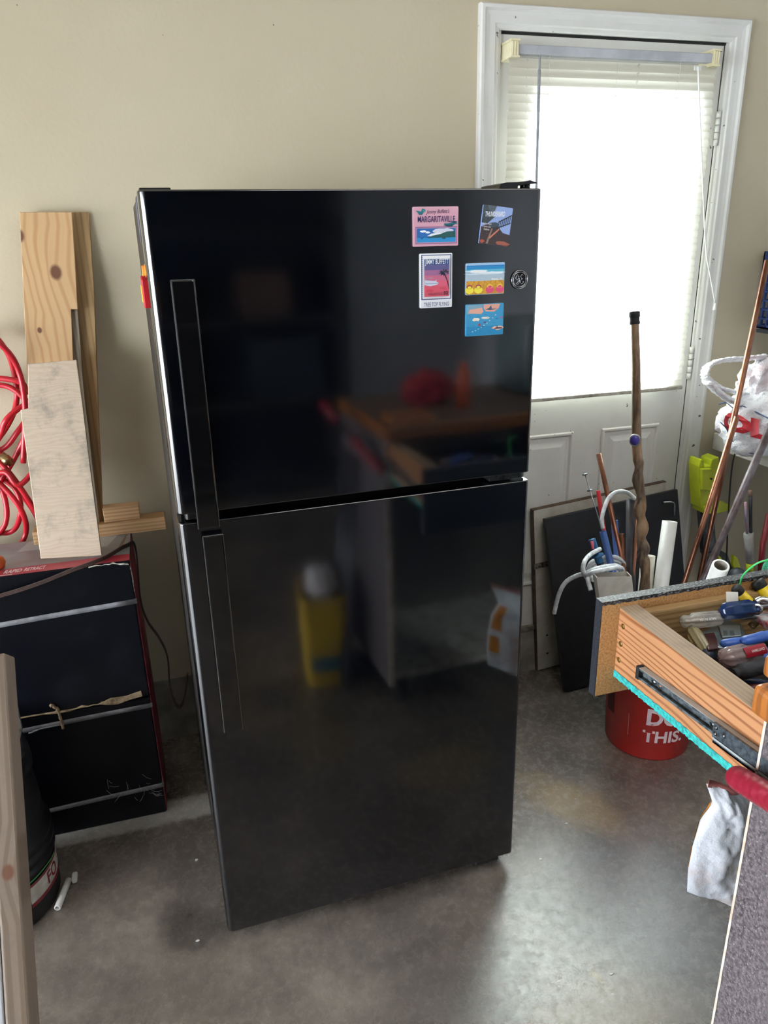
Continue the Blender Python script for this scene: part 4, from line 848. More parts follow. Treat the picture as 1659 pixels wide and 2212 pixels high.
def bagmap(px0, py0, px1):
    A = rel(BG, atY(px0, py0, -.385)); B = rel(BG, atY(px1, py0 + 20, -.385)); ex_ = (B - A).normalized()
    return A, ex_, (B - A).length
tgt = BG.children
def on_bag(A, ex_, u, v):
    p = A + ex_ * u + Vector((0, 0, 1)) * v
    # drop onto the body ellipsoid along the depth axis
    cx, cy, cz, rx, ry, rz = ctr.x + .03, ctr.y, .105, .155, .115, .125
    k = 1 - ((p.x - cx) / rx) ** 2 - ((p.z - cz) / rz) ** 2
    y = cy - ry * sqrt(max(k, .02)) * 1.13 - .004
    return (p.x, y, p.z)
A_, ex_, wl = bagmap(1598, 950, 1662)
RL = M('c8303a', .4, 0, 'b02832')
A_ = rel(BG, atY(1604, 934, -.39)); E_ = rel(BG, atY(1658, 945, -.39)); exv = (E_ - A_).normalized()
put_text('lettering', 'OL', .062, (E_ - A_).length * 1.0, lambda u, v: on_bag(A_, exv, u, v - .012), RL, BG, bold=.06)
for seg_ in ([(1596, 885), (1612, 882), (1630, 895), (1645, 888), (1664, 905)], [(1598, 925), (1612, 940), (1622, 962), (1636, 985), (1660, 990)]):
    q = [rel(BG, atY(px, py, -.39)) for px, py in seg_]; q = [Vector(on_bag(p, Vector((1, 0, 0)), 0, 0)) for p in q]
    b = MB(); b.tube(catmull(q, 5), .0035, 6, squash=.4); b.build('printed_outline', M('34557e', .4), BG)

# blue crate hung on the wall at the right edge
CR = thing('plastic_crate', 'blue mesh plastic crate mounted high at the right edge', 'crate', (.995, -.30, 1.245)); BLC = M('27427a', .45, 0, '1d3260')
for y0, y1 in ((0, .005), (.275, .28)):
    b = MB()
    b.box((0, y0, 0), (.29, y1, .012)); b.box((0, y0, .225), (.29, y1, .255))
    for i in range(12): b.box((i * .0258, y0, 0), (i * .0258 + .0055, y1, .25))
    for k in range(8): b.box((0, y0 + .0002, k * .03), (.29, y1 - .0002, k * .03 + .0055))
    b.build('mesh_side', BLC, CR)
for x0 in (0, .285):
    b = MB(); b.box((x0, 0, 0), (x0 + .005, .28, .012)); b.box((x0, 0, .225), (x0 + .005, .28, .255))
    for i in range(12): b.box((x0, i * .025, 0), (x0 + .005, i * .025 + .0055, .25))
    for k in range(8): b.box((x0 + .0002, 0, k * .03), (x0 + .0048, .28, k * .03 + .0055))
    b.build('mesh_side', BLC, CR)
b = MB(); b.box((0, 0, 0), (.29, .28, .005)); b.build('base', BLC, CR)
b = MB(); b.box((XR - .34, -.29, 1.232), (XR - .002, -.05, 1.244)); o = b.build('bracket_shelf', M('2a2c30', .6)); tag(o, 'narrow dark bracket shelf holding the blue crate', 'shelf')

# yellow-green tool head hanging under the shelf
YG = M('c9d62c', .42, 0, 'b4c224', ns=10)
TR = thing('string_trimmer', 'bright yellow-green power tool with clear guard hanging under the white shelf', 'power tool', (.86, -.06, .60))
def yg(pts, y0, y1, nm, mat=YG, bv=.003):
    q = [rel(TR, atY(px, py, -.10)) for px, py in pts]; b = MB(); b.prism([(p.x, p.z) for p in q], y0, y1, 'y'); return b.build(nm, mat, TR, bevel=bv)
yg([(1502, 1005), (1506, 990), (1512, 990), (1514, 1006), (1526, 1004), (1530, 990), (1545, 984), (1547, 1020), (1546, 1060), (1545, 1095), (1520, 1100), (1507, 1095), (1504, 1060)], -.06, 0, 'housing')
yg([(1503, 1008), (1524, 1007), (1524, 1055), (1510, 1052), (1503, 1053)], -.075, -.06, 'housing_front'); yg([(1540, 1075), (1565, 1085), (1569, 1096), (1540, 1104), (1510, 1105), (1510, 1090)], -.07, .0, 'housing_foot')
q = rel(TR, atY(1521, 1028, -.10)); b = MB(); b.tube([(q.x, -.080, q.z), (q.x, -.074, q.z)], .0035, 10); b.build('screw_recess', BLKM, TR)
yg([(1518, 1108), (1546, 1106), (1552, 1180), (1540, 1215), (1525, 1200)], -.03, -.005, 'guard', M('6f7478', .2, 0, '4a4d50', ns=20, trans=.5)); 
yg([(1516, 1110), (1524, 1110), (1522, 1190), (1514, 1185)], -.05, -.03, 'dark_stem', M('2b2d31', .5)); yg([(1526, 1200), (1560, 1190), (1572, 1225), (1560, 1240), (1530, 1235)], -.07, -.01, 'motor_end', M('55585c', .5, 0, '33353a'))
yg([(1534, 1190), (1541, 1195), (1548, 1225), (1540, 1225)], -.085, -.07, 'yellow_clip'); yg([(1567, 1190), (1576, 1196), (1583, 1218), (1572, 1228), (1565, 1210)], -.085, -.07, 'yellow_clip')
# long tool with grey grip
GT_ = thing('long_handled_tool', 'tool with grey grip, yellow collar and dark shafts right of the copper pipes', 'tool', atY(1618, 1250, -.30))
def gt(pa, pb, ra, rb_, nm, mat, y=-.30, lab=None):
    A = rel(GT_, atY(*pa, y)); B = rel(GT_, atY(*pb, y)); b = MB(); b.tube([A, (A + B) / 2, B], [ra, (ra + rb_) / 2, rb_], 14); o = b.build(nm, mat, GT_)
    if lab: o['label'] = lab
gt((1617, 1152), (1620, 1215), .0165, .0125, 'grip', M('a9a7a5', .5, 0, '8d8b89'), lab='grey grip'); gt((1620, 1216), (1620, 1236), .013, .013, 'collar', YG, lab='yellow collar')
gt((1610, 1085), (1614, 1152), .0045, .0045, 'shaft', M('7c92b0', .4, .3, 'c48a94', ns=50)); gt((1621, 1070), (1622, 1152), .0060, .0055, 'shaft', M('2a3038', .4)); gt((1620, 1060), (1621, 1072), .006, .006, 'shaft_tip', M('8a6c60', .5)); gt((1620, 1238), (1622, 1330), .012, .012, 'lower_shaft', M('23252a', .5))
b = MB(); b.tube(catmull([atY(1600, 962, -.2), atY(1586, 985, -.2), atY(1578, 1040, -.2), atY(1572, 1140, -.2), atY(1568, 1260, -.2)], 8), .0028, 8); tag(b.build('power_cord', BLKM), 'black cord hanging down below the white shelf edge', 'cord')
b = MB(); b.tube([atY(1662, 1110, -.32), atY(1648, 1175, -.34), atY(1640, 1260, -.36)], [.011, .010, .009], 10); tag(b.build('garden_tool', M('7c1f26', .4)), 'dark red tool handle at the right edge below the shelf', 'tool handle')
b = MB(); q = atY(1595, 1232, -.45); b.lathe([(.001, .0), (.024, .004), (.028, .02), (.024, .045), (.012, .055), (.001, .057)], 20); o = b.build('dark_knob', M('2f3238', .5)); o.location = q - Vector((0, 0, .05)); tag(o, 'dark rounded plastic cap behind the drawer by the white pipe end', 'cap')
b = MB(); b.lathe([(.05, 0), (.05, q.z - .05), (.001, q.z - .05)], 20); o = b.build('storage_tube', M('24262b', .7)); o.location = (q.x, q.y, 0.0); tag(o, 'dark upright canister below the rounded cap', 'canister')

# ================================================================== WORKBENCH
WB = thing('workbench', 'workbench with thick orange wood top and speckled grey side panel', 'workbench', (-.36, -1.63, 0))
BX1, BYK = 1.55, -.47
def bl(x0, y0, z0, x1, y1, z1): return (x0, y0, z0), (x1, y1, z1)
m, nt, bs = newmat('speckled_laminate'); v = coords(nt); c_ = mixc(nt, mrange(nt, noise(nt, v, 150, 4, .7), .38, .62), srgb('746b6f'), srgb('302c2f')); c_ = mixc(nt, mrange(nt, noise(nt, v, 260, 2), .6, .7), c_, srgb('9a9496')); c_ = mixc(nt, mrange(nt, noise(nt, v, 4, 3), .4, .7, 0, .35), c_, srgb('6f6a6c')); nt.links.new(c_, bs.inputs['Base Color']); bs.inputs['Roughness'].default_value = .4
SPK = m
b = MB(); b.box(*bl(0, BYK, .10, .018, 0, .985)); b.build('side_panel', SPK, WB)
b = MB(); rnd = random.Random(8)
def fn(u, v): z = L(u, .10, .985); return (L(v, -.0006, .0186) - (.0008 * mn.noise(Vector((z * 30, 0, 0))) if v < .5 else 0), .0008 + .0006 * mn.noise(Vector((z * 40, 3, 0))), z)
b.grid(fn, 60, 1, False); b.grid(lambda u, v: (-.0008, L(v, -.0028 + .001 * mn.noise(Vector((u * 40, 1, 0))), .0014), L(u, .10, .985)), 60, 1, False); part(b.build('cut_edge', M('d9cfc4', .7, 0, 'b09a84'), WB), 'chipped white cut edge of the side panel')
b = MB(); b.box(*bl(.9, BYK, .10, .918, 0, .985)); b.box(*bl(BX1 - .02, BYK, .1, BX1, 0, .985)); b.box(*bl(0.02, BYK, .1, BX1, BYK + .02, .985)); b.build('carcass', M('6d665e', .7), WB)
b = MB(); b.box(*bl(.018, BYK, .12, BX1, -.006, .145)); part(b.build('bottom_shelf', M('b9b5ad', .6, 0, '8d8880'), WB), 'white bottom shelf')
TOPW = wood('orange_bench_top', 'a8672f', '854f22', 0, 20, .9, .35, across=1, dirt='6d5340', dirtr=(.6, .8))
b = MB(); b.box(*bl(-.006, BYK - .01, .985, BX1, .024, 1.028)); o = b.build('bench_top', TOPW, WB, bevel=.008, seg=3)
b = MB(); b.box(*bl(.004, BYK - .02, 1.0281, BX1, .012, 1.0290)); part(b.build('worn_top_surface', wood('worn_top', '6f5f52', '5a4b40', 0, 20, .8, across=1), o), 'grey worn surface of the top')
for x, y in ((.06, -.06), (.85, -.06), (.06, BYK + .06), (.85, BYK + .06)):
    b = MB(); b.tube([(x - .014, y, .038), (x + .014, y, .038)], .038, 18); b.box((x - .025, y - .025, .08), (x + .025, y + .025, .10)); b.box((x - .022, y - .006, .038), (x - .018, y + .02, .085)); b.box((x + .018, y - .006, .038), (x + .022, y + .02, .085)); b.build('caster', M('1d1d1f', .5), WB)
# drawer, pulled out toward the refrigerator (local = world - origin)
def W(x, y, z): return (x + .36, y + 1.63, z)
def wbx(x0, y0, z0, x1, y1, z1): return W(x0, y0, z0), W(x1, y1, z1)
DR = bpy.data.objects.new('drawer', None); COL.objects.link(DR); DR.parent = WB; DR['label'] = 'open wooden drawer full of hand tools'
DX_R = .24
FIR = wood('orange_fir', 'b5825a', '84502e', 1, 30, 3.2, .45, across=2, sharp=(.58, .98), bmp=.1, stretch=.10)
b = MB(); b.prism([(-1.87 + 1.63, .884), (-1.284 + 1.63, .853), (-1.284 + 1.63, .975), (-1.87 + 1.63, .975)], .015, .0495, 'x'); b.build('drawer_side', FIR, DR, bevel=.001, seg=1)
BS = lambda y: .853 + (-1.284 - y) * .053
GTOP = wood('grey_pine', 'a08a74', '927e69', 1, 40, 1.5, .7, across=0, dirt='6b5a4c', dirtr=(.55, .8))
b = MB(); b.box(*wbx(-.3452, -1.87, .9752, -.3103, -1.2835, .9762)); part(b.build('weathered_top_edge', GTOP, DR), 'greyed top edge of the drawer side')
b = MB(); b.box(*wbx(DX_R - .035, -1.87, .860, DX_R, -1.284, .975)); b.build('drawer_side', FIR, DR, bevel=.001, seg=1)
INW = wood('treated_pine', 'b09468', '937248', 0, 30, .9, .55, across=2, bmp=.15)
b = MB(); b.box(*wbx(-.3105, -1.303, .862, DX_R - .035, -1.2845, .968)); b.build('inner_front', INW, DR, bevel=.003)
MDF = M('bd915e', .8, 0, '9c7244', ns=260, bmp=.3, bs=400)
b = MB(); b.box(*wbx(-.378, -1.2835, .808, DX_R + .03, -1.2665, .989)); b.build('drawer_front_board', MDF, DR)
LAM = M('3a3d47', .42, 0, '15161a', ns=420, lo=.35, hi=.6)
b = MB()
b.box(*wbx(-.3795, -1.2665, .8065, DX_R + .032, -1.2650, .9905)); b.box(*wbx(-.3797, -1.2830, .8065, -.3781, -1.2650, .9905)); part(b.build('laminate_face', LAM, DR), 'dark grey laminate skin and edge')
LAM2 = M('18191c', .5, 0, '9b9ea4', ns=420, lo=.50, hi=.70, stretch=(.5, 1, 1))
b = MB(); b.grid(lambda u, v: W(L(u, -.3797, DX_R + .032), L(v, -1.2838 + .001 * mn.noise(Vector((u * 60, 0, 0))), -1.2650), .9906), 80, 1, False); b.grid(lambda u, v: W(L(u, -.3797, DX_R + .032), -1.2840, L(v, .9906, .9838 + .0030 * mn.noise(Vector((u * 70, 2, 0))))), 120, 1, False); part(b.build('scuffed_top_edge', LAM2, DR), 'scuffed black top edge of the drawer front')
b = MB(); b.box(*wbx(-.338, -1.87, .852, DX_R - .004, -1.285, .860)); b.build('drawer_bottom', M('2e2a26', .8), DR)
TEAL = M('2fb3ad', .6, 0, '1c7c7c', ns=160, bmp=.6, bs=300)
b = MB(); b.grid(lambda u, v: W(-.3458 - .0008 * mn.noise(Vector((u * 80, v * 3, 0))), L(u, -1.2845, -1.72), BS(L(u, -1.2845, -1.72)) + L(v, .003 + .002 * mn.noise(Vector((u * 60, 7, 0))), -.010 + .0035 * mn.noise(Vector((u * 90, 9, 0))))), 200, 1, False)
b.grid(lambda u, v: W(L(v, -.3458, -.33), L(u, -1.2845, -1.72), BS(L(u, -1.2845, -1.72)) - .010 + .0035 * mn.noise(Vector((u * 90, 9, 0)))), 200, 1, False); part(b.build('teal_edge', TEAL, DR), 'ragged teal edge of the drawer bottom')
BRS = M('9a8348', .35, .9, '5d4c26', ns=200)
for px, py in ((1346, 1353), (1341, 1391), (1337, 1425)):
    q = atX(px, py, -.345); b = MB(); b.lathe([(.001, 0), (.0048, 0), (.0048, .0008), (.0028, .0012), (.001, .0006)], 12, W(q.x, q.y, q.z), (-1, 0, 0)); b.build('screw', BRS, DR)
q0 = atX(1385, 1449, -.357); 
ya, yb = -1.362, -1.90; zl, zh = .885, .911; SL = .085
def tilt(b):
    b.v = [(x, y, z + (ya + 1.63 - y) * SL) for x, y, z in b.v]; return b
b = MB()
b.box(*wbx(-.3485, yb, zl + .004, -.3462, ya, zh - .004)); b.box(*wbx(-.3555, yb, zh - .005, -.3462, ya, zh - .003)); b.box(*wbx(-.3555, yb, zl + .003, -.3462, ya, zl + .005)); b.box(*wbx(-.3562, yb, zh - .007, -.3547, ya, zh - .003)); b.box(*wbx(-.3562, yb, zl + .003, -.3547, ya, zl + .007))
tilt(b).build('slide_rail', M('6b7377', .35, .3, '40474b', ns=120, lo=.45, hi=.6), DR)
b = MB(); b.box(*wbx(-.3572, ya - .005, zl + .001, -.3462, ya + .003, zh - .001)); tilt(b).build('slide_end_cap', BLKM, DR, bevel=.001)
for (yy, c) in ((ya - .035, STEEL), (ya - .17, STEEL)):
    zc = .898 + (ya - yy) * SL
    b = MB(); b.lathe([(.001, 0), (.0055, 0), (.005, .0018), (.001, .0025)], 14, W(-.3486, yy, zc), (-1, 0, 0)); b.build('screw', c, DR)
    zc = .898 + (ya - yy + .015) * SL
    b = MB(); b.tube([W(-.3487, yy - .015, zc), W(-.3480, yy - .015, zc)], .0028, 10); part(b.build('rail_hole', M('c87a3c', .6), DR), 'hole showing orange wood')
b = MB(); yc = -1.545
b.box(*wbx(-.3602, yb, zl + .002, -.3566, yc, zh)); b.box(*wbx(-.3602, yb, zl - .006, -.352, yc - .002, zl - .003)); b.box(*wbx(-.3602, yb, zl - .006, -.358, yc - .004, zl + .004)); tilt(b).build('slide_outer_rail', M('5c666e', .3, .4, '343b42', ns=120), DR)
b = MB(); b.box(*wbx(-.3608, yb, zl - .0005, -.3601, yc - .002, zl + .003)); b.box(*wbx(-.3568, yb, zh - .0028, -.3460, ya, zh - .0020)); tilt(b); part(b.build('rail_edge', M('a9b0b2', .3, .2), DR), 'bright rail edge')
for yy, zz in ((yc - .006, zh - .006), (yc - .006, zl + .010), (yc - .022, zl + .016)):
    b = MB(); b.lathe([(.001, 0), (.0035, 0), (.001, .0015)], 10, W(-.3603, yy, zz + (ya - yy) * SL), (-1, 0, 0)); b.build('screw', STEEL, DR)
# items on / by the bench
b = MB(); b.prism(rrect(0, -.12, .14, .0, .012, 5), 0, .029, 'z'); o = b.build('wood_block', TOPW, bevel=.006, seg=3); o.location = (-.345, -1.592, 1.0292); tag(o, 'rounded orange varnished wood block on the workbench top corner', 'wood block')
# red-handled bolt cutter
RH = thing('bolt_cutter', 'bolt cutter with dimpled red rubber grip leaning on the speckled bench side', 'bolt cutter', (-.40, -1.62, .84))
A = rel(RH, atX(1580, 1672, -.375)); B = rel(RH, atX(1662, 1722, -.392)); dd = (B - A).normalized()
m, nt, bs = newmat('red_rubber_grip'); bs.inputs['Base Color'].default_value = srgb('9c1f35'); bs.inputs['Roughness'].default_value = .38
v = coords(nt); nt.links.new(mixc(nt, mrange(nt, noise(nt, v, 40, 3), .55, .7), srgb('8a1c30'), srgb('a03c4e')), bs.inputs['Base Color'])
n = 40; pts = []; rs = []
for i in range(n + 1):
    t_ = i / n; pts.append(A + dd * (t_ * .19)); k = min(1, sqrt(max(0.02, 1 - max(0, 1 - t_ * 9) ** 2))); rs.append(.0165 * k * (1 + .045 * cos(t_ * .19 / .0155 * 2 * pi) * (1 if .1 < t_ < .8 else 0)))
b = MB(); b.tube(pts, rs, 18); b.build('grip', m, RH)
b = MB(); b.tube([pts[-1], A + dd * .30], .010, 12); part(b.build('arm', M('1a1a1c', .45), RH), 'black arm')
b = MB(); b.tube([A + dd * .30, A + dd * .42], .015, 12); b.build('grip', m, RH)
# sticks leaning on the bench side, seen in the refrigerator's gloss
for i, (y0, y1) in enumerate(((-1.80, -1.90), (-1.86, -1.98), (-1.95, -2.05))):
    b = MB(); b.tube([(-.47, y0 + .02, .012), (-.372, y1, .86)], .011, 10); tag(b.build('steel_rod', M('5a5a60', .4, .5)), ('grey rod leaning on the bench side, nearest the drawer', 'grey rod leaning on the bench side, middle one', 'grey rod leaning on the bench side, farthest from the drawer')[i], 'rod')
# hanging bag in front of the bench
HB = thing('plastic_sack', 'crumpled white plastic sack hanging below the open drawer', 'sack', (.0, -1.31, .46))
out = [(1525, 1692), (1560, 1697), (1612, 1712), (1622, 1760), (1625, 1850), (1618, 1960), (1580, 1950), (1530, 1938), (1484, 1926), (1486, 1880), (1496, 1828), (1513, 1775), (1541, 1738), (1533, 1715)]
def sack_pt(px, py): q = rel(HB, atY(px, py, -1.315)); return q
rows = [((1525, 1692), (1618, 1712)), ((1541, 1738), (1616, 1745)), ((1513, 1775), (1622, 1785)), ((1496, 1828), (1628, 1845)), ((1486, 1880), (1630, 1905)), ((1484, 1926), (1625, 1962))]
rp = [(sack_pt(*a), sack_pt(*c)) for a, c in rows]
def sack(sgn):
    def fn(u, v):
        s = v * (len(rp) - 1); i = min(int(s), len(rp) - 2); f = s - i
        a = rp[i][0].lerp(rp[i + 1][0], f); c = rp[i][1].lerp(rp[i + 1][1], f); p = a.lerp(c, u)
        th = .028 * sin(pi * u) ** .6 * (min(1, v * 5) * .8 + .1) * (1 - .75 * v ** 5)
        p.y += sgn * th + .010 * mn.noise(Vector((u * 4, v * 6, sgn))) * sin(pi * u) + .004 * mn.noise(Vector((u * 14, v * 22, sgn))) * sin(pi * u)
        return p
    return fn
m, nt, bs = newmat('sack_film'); v = coords(nt); c_ = mixc(nt, mrange(nt, noise(nt, v, 7, 3), .54, .70), srgb('dfe2ea'), srgb('b09a90')); nt.links.new(c_, bs.inputs['Base Color']); bs.inputs['Roughness'].default_value = .22; bump(nt, bs, noise(nt, v, 60, 5, .7), .5, .004)
SACK = m
b = MB(); b.grid(sack(1), 24, 44); b.grid(sack(-1), 24, 44); b.build('film', SACK, HB)
b = MB(); q = rp[0]; b.grid(lambda u, v: q[0].lerp(q[1], u) + Vector((0, -.006 + .004 * sin(u * 9), L(v, -.005, .014) - .004 * sin(u * 4))), 16, 1); part(b.build('pink_header', M('b06a64', .5, 0, '8a4a44', ns=30), HB, solid=.001), 'pink printed header strip')
for (u0, v0, u1, v1) in ((.02, .22, .22, .55), (.02, .62, .20, .80)):
    b = MB(); f_ = sack(1); b.grid(lambda u, v: f_(L(u, u0, u1), L(v, v0, v1)) + Vector((0, .0015, 0)), 6, 8); part(b.build('orange_print', M('d98a20', .4), HB), 'orange print on the sack')
b = MB(); b.tube([q[0].lerp(q[1], .5), rel(HB, Vector((-.02, -1.315, .852)))], .0012, 6); b.build('string', BLKM, HB)

# ------------------------------------------------------------------ tools in the drawer
def clear(col, name):
    m, nt, bs = newmat(name); bs.inputs['Base Color'].default_value = srgb(col); bs.inputs['Roughness'].default_value = .08; bs.inputs['Transmission Weight'].default_value = .62; bs.inputs['IOR'].default_value = 1.49
    v = coords(nt); nt.links.new(mixc(nt, mrange(nt, noise(nt, v, 30, 3), .5, .7), srgb(col), tuple(x * .7 for x in srgb(col)[:3]) + (1,)), bs.inputs['Base Color']); return m
def screwdriver(label, pbutt, pfront, z0, z1, r, mat, flutes=8, shaft=.08, ball=False, collar=None, hexa=False):
    a = atZ(*pbutt, z0); c = atZ(*pfront, z1); d = c - a; l = d.length
    t = thing('screwdriver', label, 'screwdriver', a); rad = (lambda q: 1 - .12 * (.5 + .5 * cos(flutes * q))) if not hexa else (lambda q: .93 / max(cos((q % (pi / 3)) - pi / 6), .86) * .93)
    if ball: prof = [(.001, 0), (r * .55, .001), (r * .8, .006), (r * .72, .013), (r * .66, .016), (r * .98, .021), (r, .026), (r, l * .92), (r * .85, l), (r * .3, l)]
    else: prof = [(.001, 0), (r * .6, .002), (r * .9, .007), (r, .013), (r, l * .85), (r * .75, l * .95), (r * .8, l), (r * .3, l)]
    b = MB(); b.lathe(prof, 48, (0, 0, 0), d, rad=rad); b.build('handle', mat, t)
    if collar:
        b = MB(); b.lathe([(r * .8, l), (r * .85, l + .002), (r * .75, l + .018), (r * .3, l + .019)], 24, (0, 0, 0), d); b.build('collar', collar, t)
    dn = d.normalized(); b = MB(); b.tube([dn * (l * .6), dn * (l + shaft)], .003, 10); b.build('shaft', STEEL, t)
    return t, dn, l
ZF = .868
sd, dn, l = screwdriver('clear fluted screwdriver handle reading MADE IN USA beside the drawer front', (1470, 1343), (1556, 1335), .953, .953, .0135, clear('dcdad2', 'clear_acetate'), ball=True, shaft=.05)
up3 = (CAM - sd.location).normalized(); up3 = (up3 - dn * up3.dot(dn)).normalized(); sv = dn.cross(up3)
put_text('lettering', 'MADE IN USA', .0042, .030, lambda u, v: dn * (l * .78 - u) + up3 * .0142 + sv * (-.002 + v) , M('f0f0ee', .4), sd, bold=.02)
screwdriver('large screwdriver with faceted dark blue handle lying above the clear one', (1556, 1322), (1632, 1312), .968, .968, .0150, clear('2a4a86', 'blue_acetate'), hexa=True, shaft=.06)
screwdriver('amber clear screwdriver pointing down with dark blue collar', (1492, 1356), (1524, 1408), .945, .925, .0125, clear('cdbf92', 'amber_acetate'), shaft=.03, collar=M('1d2a3c', .4))
sd, dn, l = screwdriver('thick clear screwdriver with a red label on its handle', (1557, 1424), (1645, 1402), .945, .945, .0165, clear('c9b4b4', 'rosy_acetate'), shaft=.05)
up3 = (CAM - sd.location).normalized(); up3 = (up3 - dn * up3.dot(dn)).normalized(); sv = dn.cross(up3)
b = MB(); b.grid(lambda u, v: dn * L(u, l * .42, l * .93) + up3 * (.0170 * cos(L(v, -.5, .5))) + sv * (.0170 * sin(L(v, -.5, .5))), 4, 8); part(b.build('red_label', M('9a1c2e', .3), sd), 'red label')
put_text('lettering', 'CRAFTSMAN', .0040, .025, lambda u, v: dn * (l * .88 - u) + up3 * .0178 + sv * (-.002 + v), M('e8d8d8', .4), sd, bold=.01)
def tubeobj(name, label, cat, pts, r, mat, **k):
    q = [atZ(px, py, z) for px, py, z in pts]; o0 = q[0].copy(); b = MB(); P_ = catmull([p - o0 for p in q], 6) if len(q) > 2 else [p - o0 for p in q]
    rr2 = r
    if hasattr(r, '__len__') and len(r) != len(P_): rr2 = [r[min(int(i / (len(P_) - 1) * (len(r) - 1)), len(r) - 1)] for i in range(len(P_))]
    b.tube(P_, rr2, 14, **k); o = b.build(name, mat); o.location = o0; return tag(o, label, cat)
BG_ = M('2f5cb4', .4, 0, '274e9c', ns=30)
PL = thing('pliers', 'pliers with bright blue dipped handles lying across the drawer', 'pliers', atZ(1556, 1392, .955))
for pts, rs_ in (([(1556, 1392, .955), (1580, 1388, .957), (1612, 1384, .957)], .0085), ([(1600, 1386, .962), (1630, 1380, .964), (1662, 1370, .964)], .010), ([(1632, 1425, .935), (1648, 1412, .937), (1668, 1400, .937)], .0125)):
    q = [rel(PL, atZ(*p)) for p in pts]; P_ = catmull(q, 6); n_ = len(P_); b = MB(); b.tube(P_, [rs_ * (sqrt(max(.12, 1 - (1 - min(1, i / 3)) ** 2))) * (1 if i < n_ - 2 else .8) for i in range(n_)], 14, squash=.75); b.build('handle', BG_, PL)
b = MB(); q = rel(PL, atZ(1662, 1385, .95)); b.prism(rrect(q.x - .012, q.y - .02, q.x + .05, q.y + .02, .012), q.z - .006, q.z + .006, 'z'); b.build('jaws', DSTEEL, PL)
tubeobj('tool_grip', 'matt black rubber tool grip at the drawer side beneath the red-labelled screwdriver', 'tool', [(1584, 1456, .935), (1610, 1449, .937), (1660, 1436, .937)], [.008, .0125, .012, .012], M('2b2d33', .75, bmp=.4, bs=300))
b = MB(); q0 = atZ(1600, 1466, .905); b.prism([(0, 0), (.06, .012), (.065, .03), (.03, .028)], 0, .012, 'z'); o = b.build('putty_knife', M('3a4658', .4), bevel=.002); o.location = q0; tag(o, 'flat slate-blue scraper blade under the black grip', 'scraper')
# staple gun
SG = thing('staple_gun', 'grey die-cast staple gun lying among the screwdrivers', 'staple gun', atZ(1560, 1370, .915))
def sgp(pts, z, h, nm, mat, bv=.004):
    q = [rel(SG, atZ(px, py, z)) for px, py in pts]; b = MB(); zz = z - SG.location.z; b.prism([(p.x, p.y) for p in q], zz - h, zz, 'z'); return b.build(nm, mat, SG, bevel=bv, seg=3)
ZA = M('8d989c', .32, .75, '6b767a', ns=30)
sgp([(1505, 1366), (1528, 1358), (1548, 1345), (1556, 1330), (1566, 1334), (1586, 1342), (1602, 1346), (1610, 1366), (1612, 1392), (1560, 1398), (1516, 1392)], .935, .02, 'body', ZA)
sgp([(1552, 1350), (1598, 1350), (1602, 1372), (1560, 1376)], .9385, .003, 'cover_plate', M('a3adb0', .3, .7), .0015)
for k in (0, 1): sgp([(1562 + k * 15, 1362), (1570 + k * 15, 1362), (1572 + k * 15, 1372), (1564 + k * 15, 1372)], .9398, .001, 'pressed_mark', M('77827f', .35, .7), .0004)
sgp([(1520, 1368), (1543, 1365), (1549, 1380), (1552, 1400), (1530, 1403), (1524, 1388)], .9365, .004, 'dark_window', M('2b1214', .3, 0, '4a1c1c', ns=50), .002)
tubeobj('steel_rod', 'slim steel screwdriver blade pointing to the staple gun', 'rod', [(1578, 1337, .95), (1632, 1322, .955)], [.0015, .0030], STEEL)
tubeobj('steel_rod', 'thick polished steel shaft at the right of the drawer', 'rod', [(1600, 1334, .948), (1668, 1330, .948)], .0042, STEEL)
# sockets
q = atZ(1636, 1316, .972); b = MB(); ax_ = Vector((-.5, -.75, .45)); b.lathe([(.0055, 0), (.0085, 0), (.0095, -.002), (.0095, -.022), (.001, -.022), (.001, -.010), (.0055, -.010), (.0055, 0)], 24, (0, 0, 0), ax_); o = b.build('socket', M('d0d3d6', .15, 1)); o.location = q; tag(o, 'chrome socket facing the room beside the blue screwdriver', 'socket')
tubeobj('wrench', 'bright chrome wrench shank at the right end of the drawer', 'wrench', [(1632, 1302, .968), (1645, 1296, .972), (1668, 1300, .972)], .0065, M('c5c8cc', .18, 1))
q = atZ(1624, 1352, .93); b = MB(); b.tube([(.016 * (t_ / 60) * 2, .006 * cos(t_ * .7), .006 * sin(t_ * .7)) for t_ in range(61)], .0009, 6); o = b.build('coil_spring', M('8c8468', .35, .9)); o.location = q; o.rotation_euler = (0, 0, .5); tag(o, 'small brass coil spring right of the staple gun', 'spring')
q = atZ(1662, 1352, .945); b = MB(); b.prism([(-.012, -.035), (.03, -.035), (.03, .04), (.0, .04)], -.006, .006, 'z'); o = b.build('utility_knife', M('8a1f2a', .35, 0, 'b0b4b8', ns=60), bevel=.002); o.location = q; tag(o, 'dark red and chrome tool body at the right edge of the drawer', 'tool')
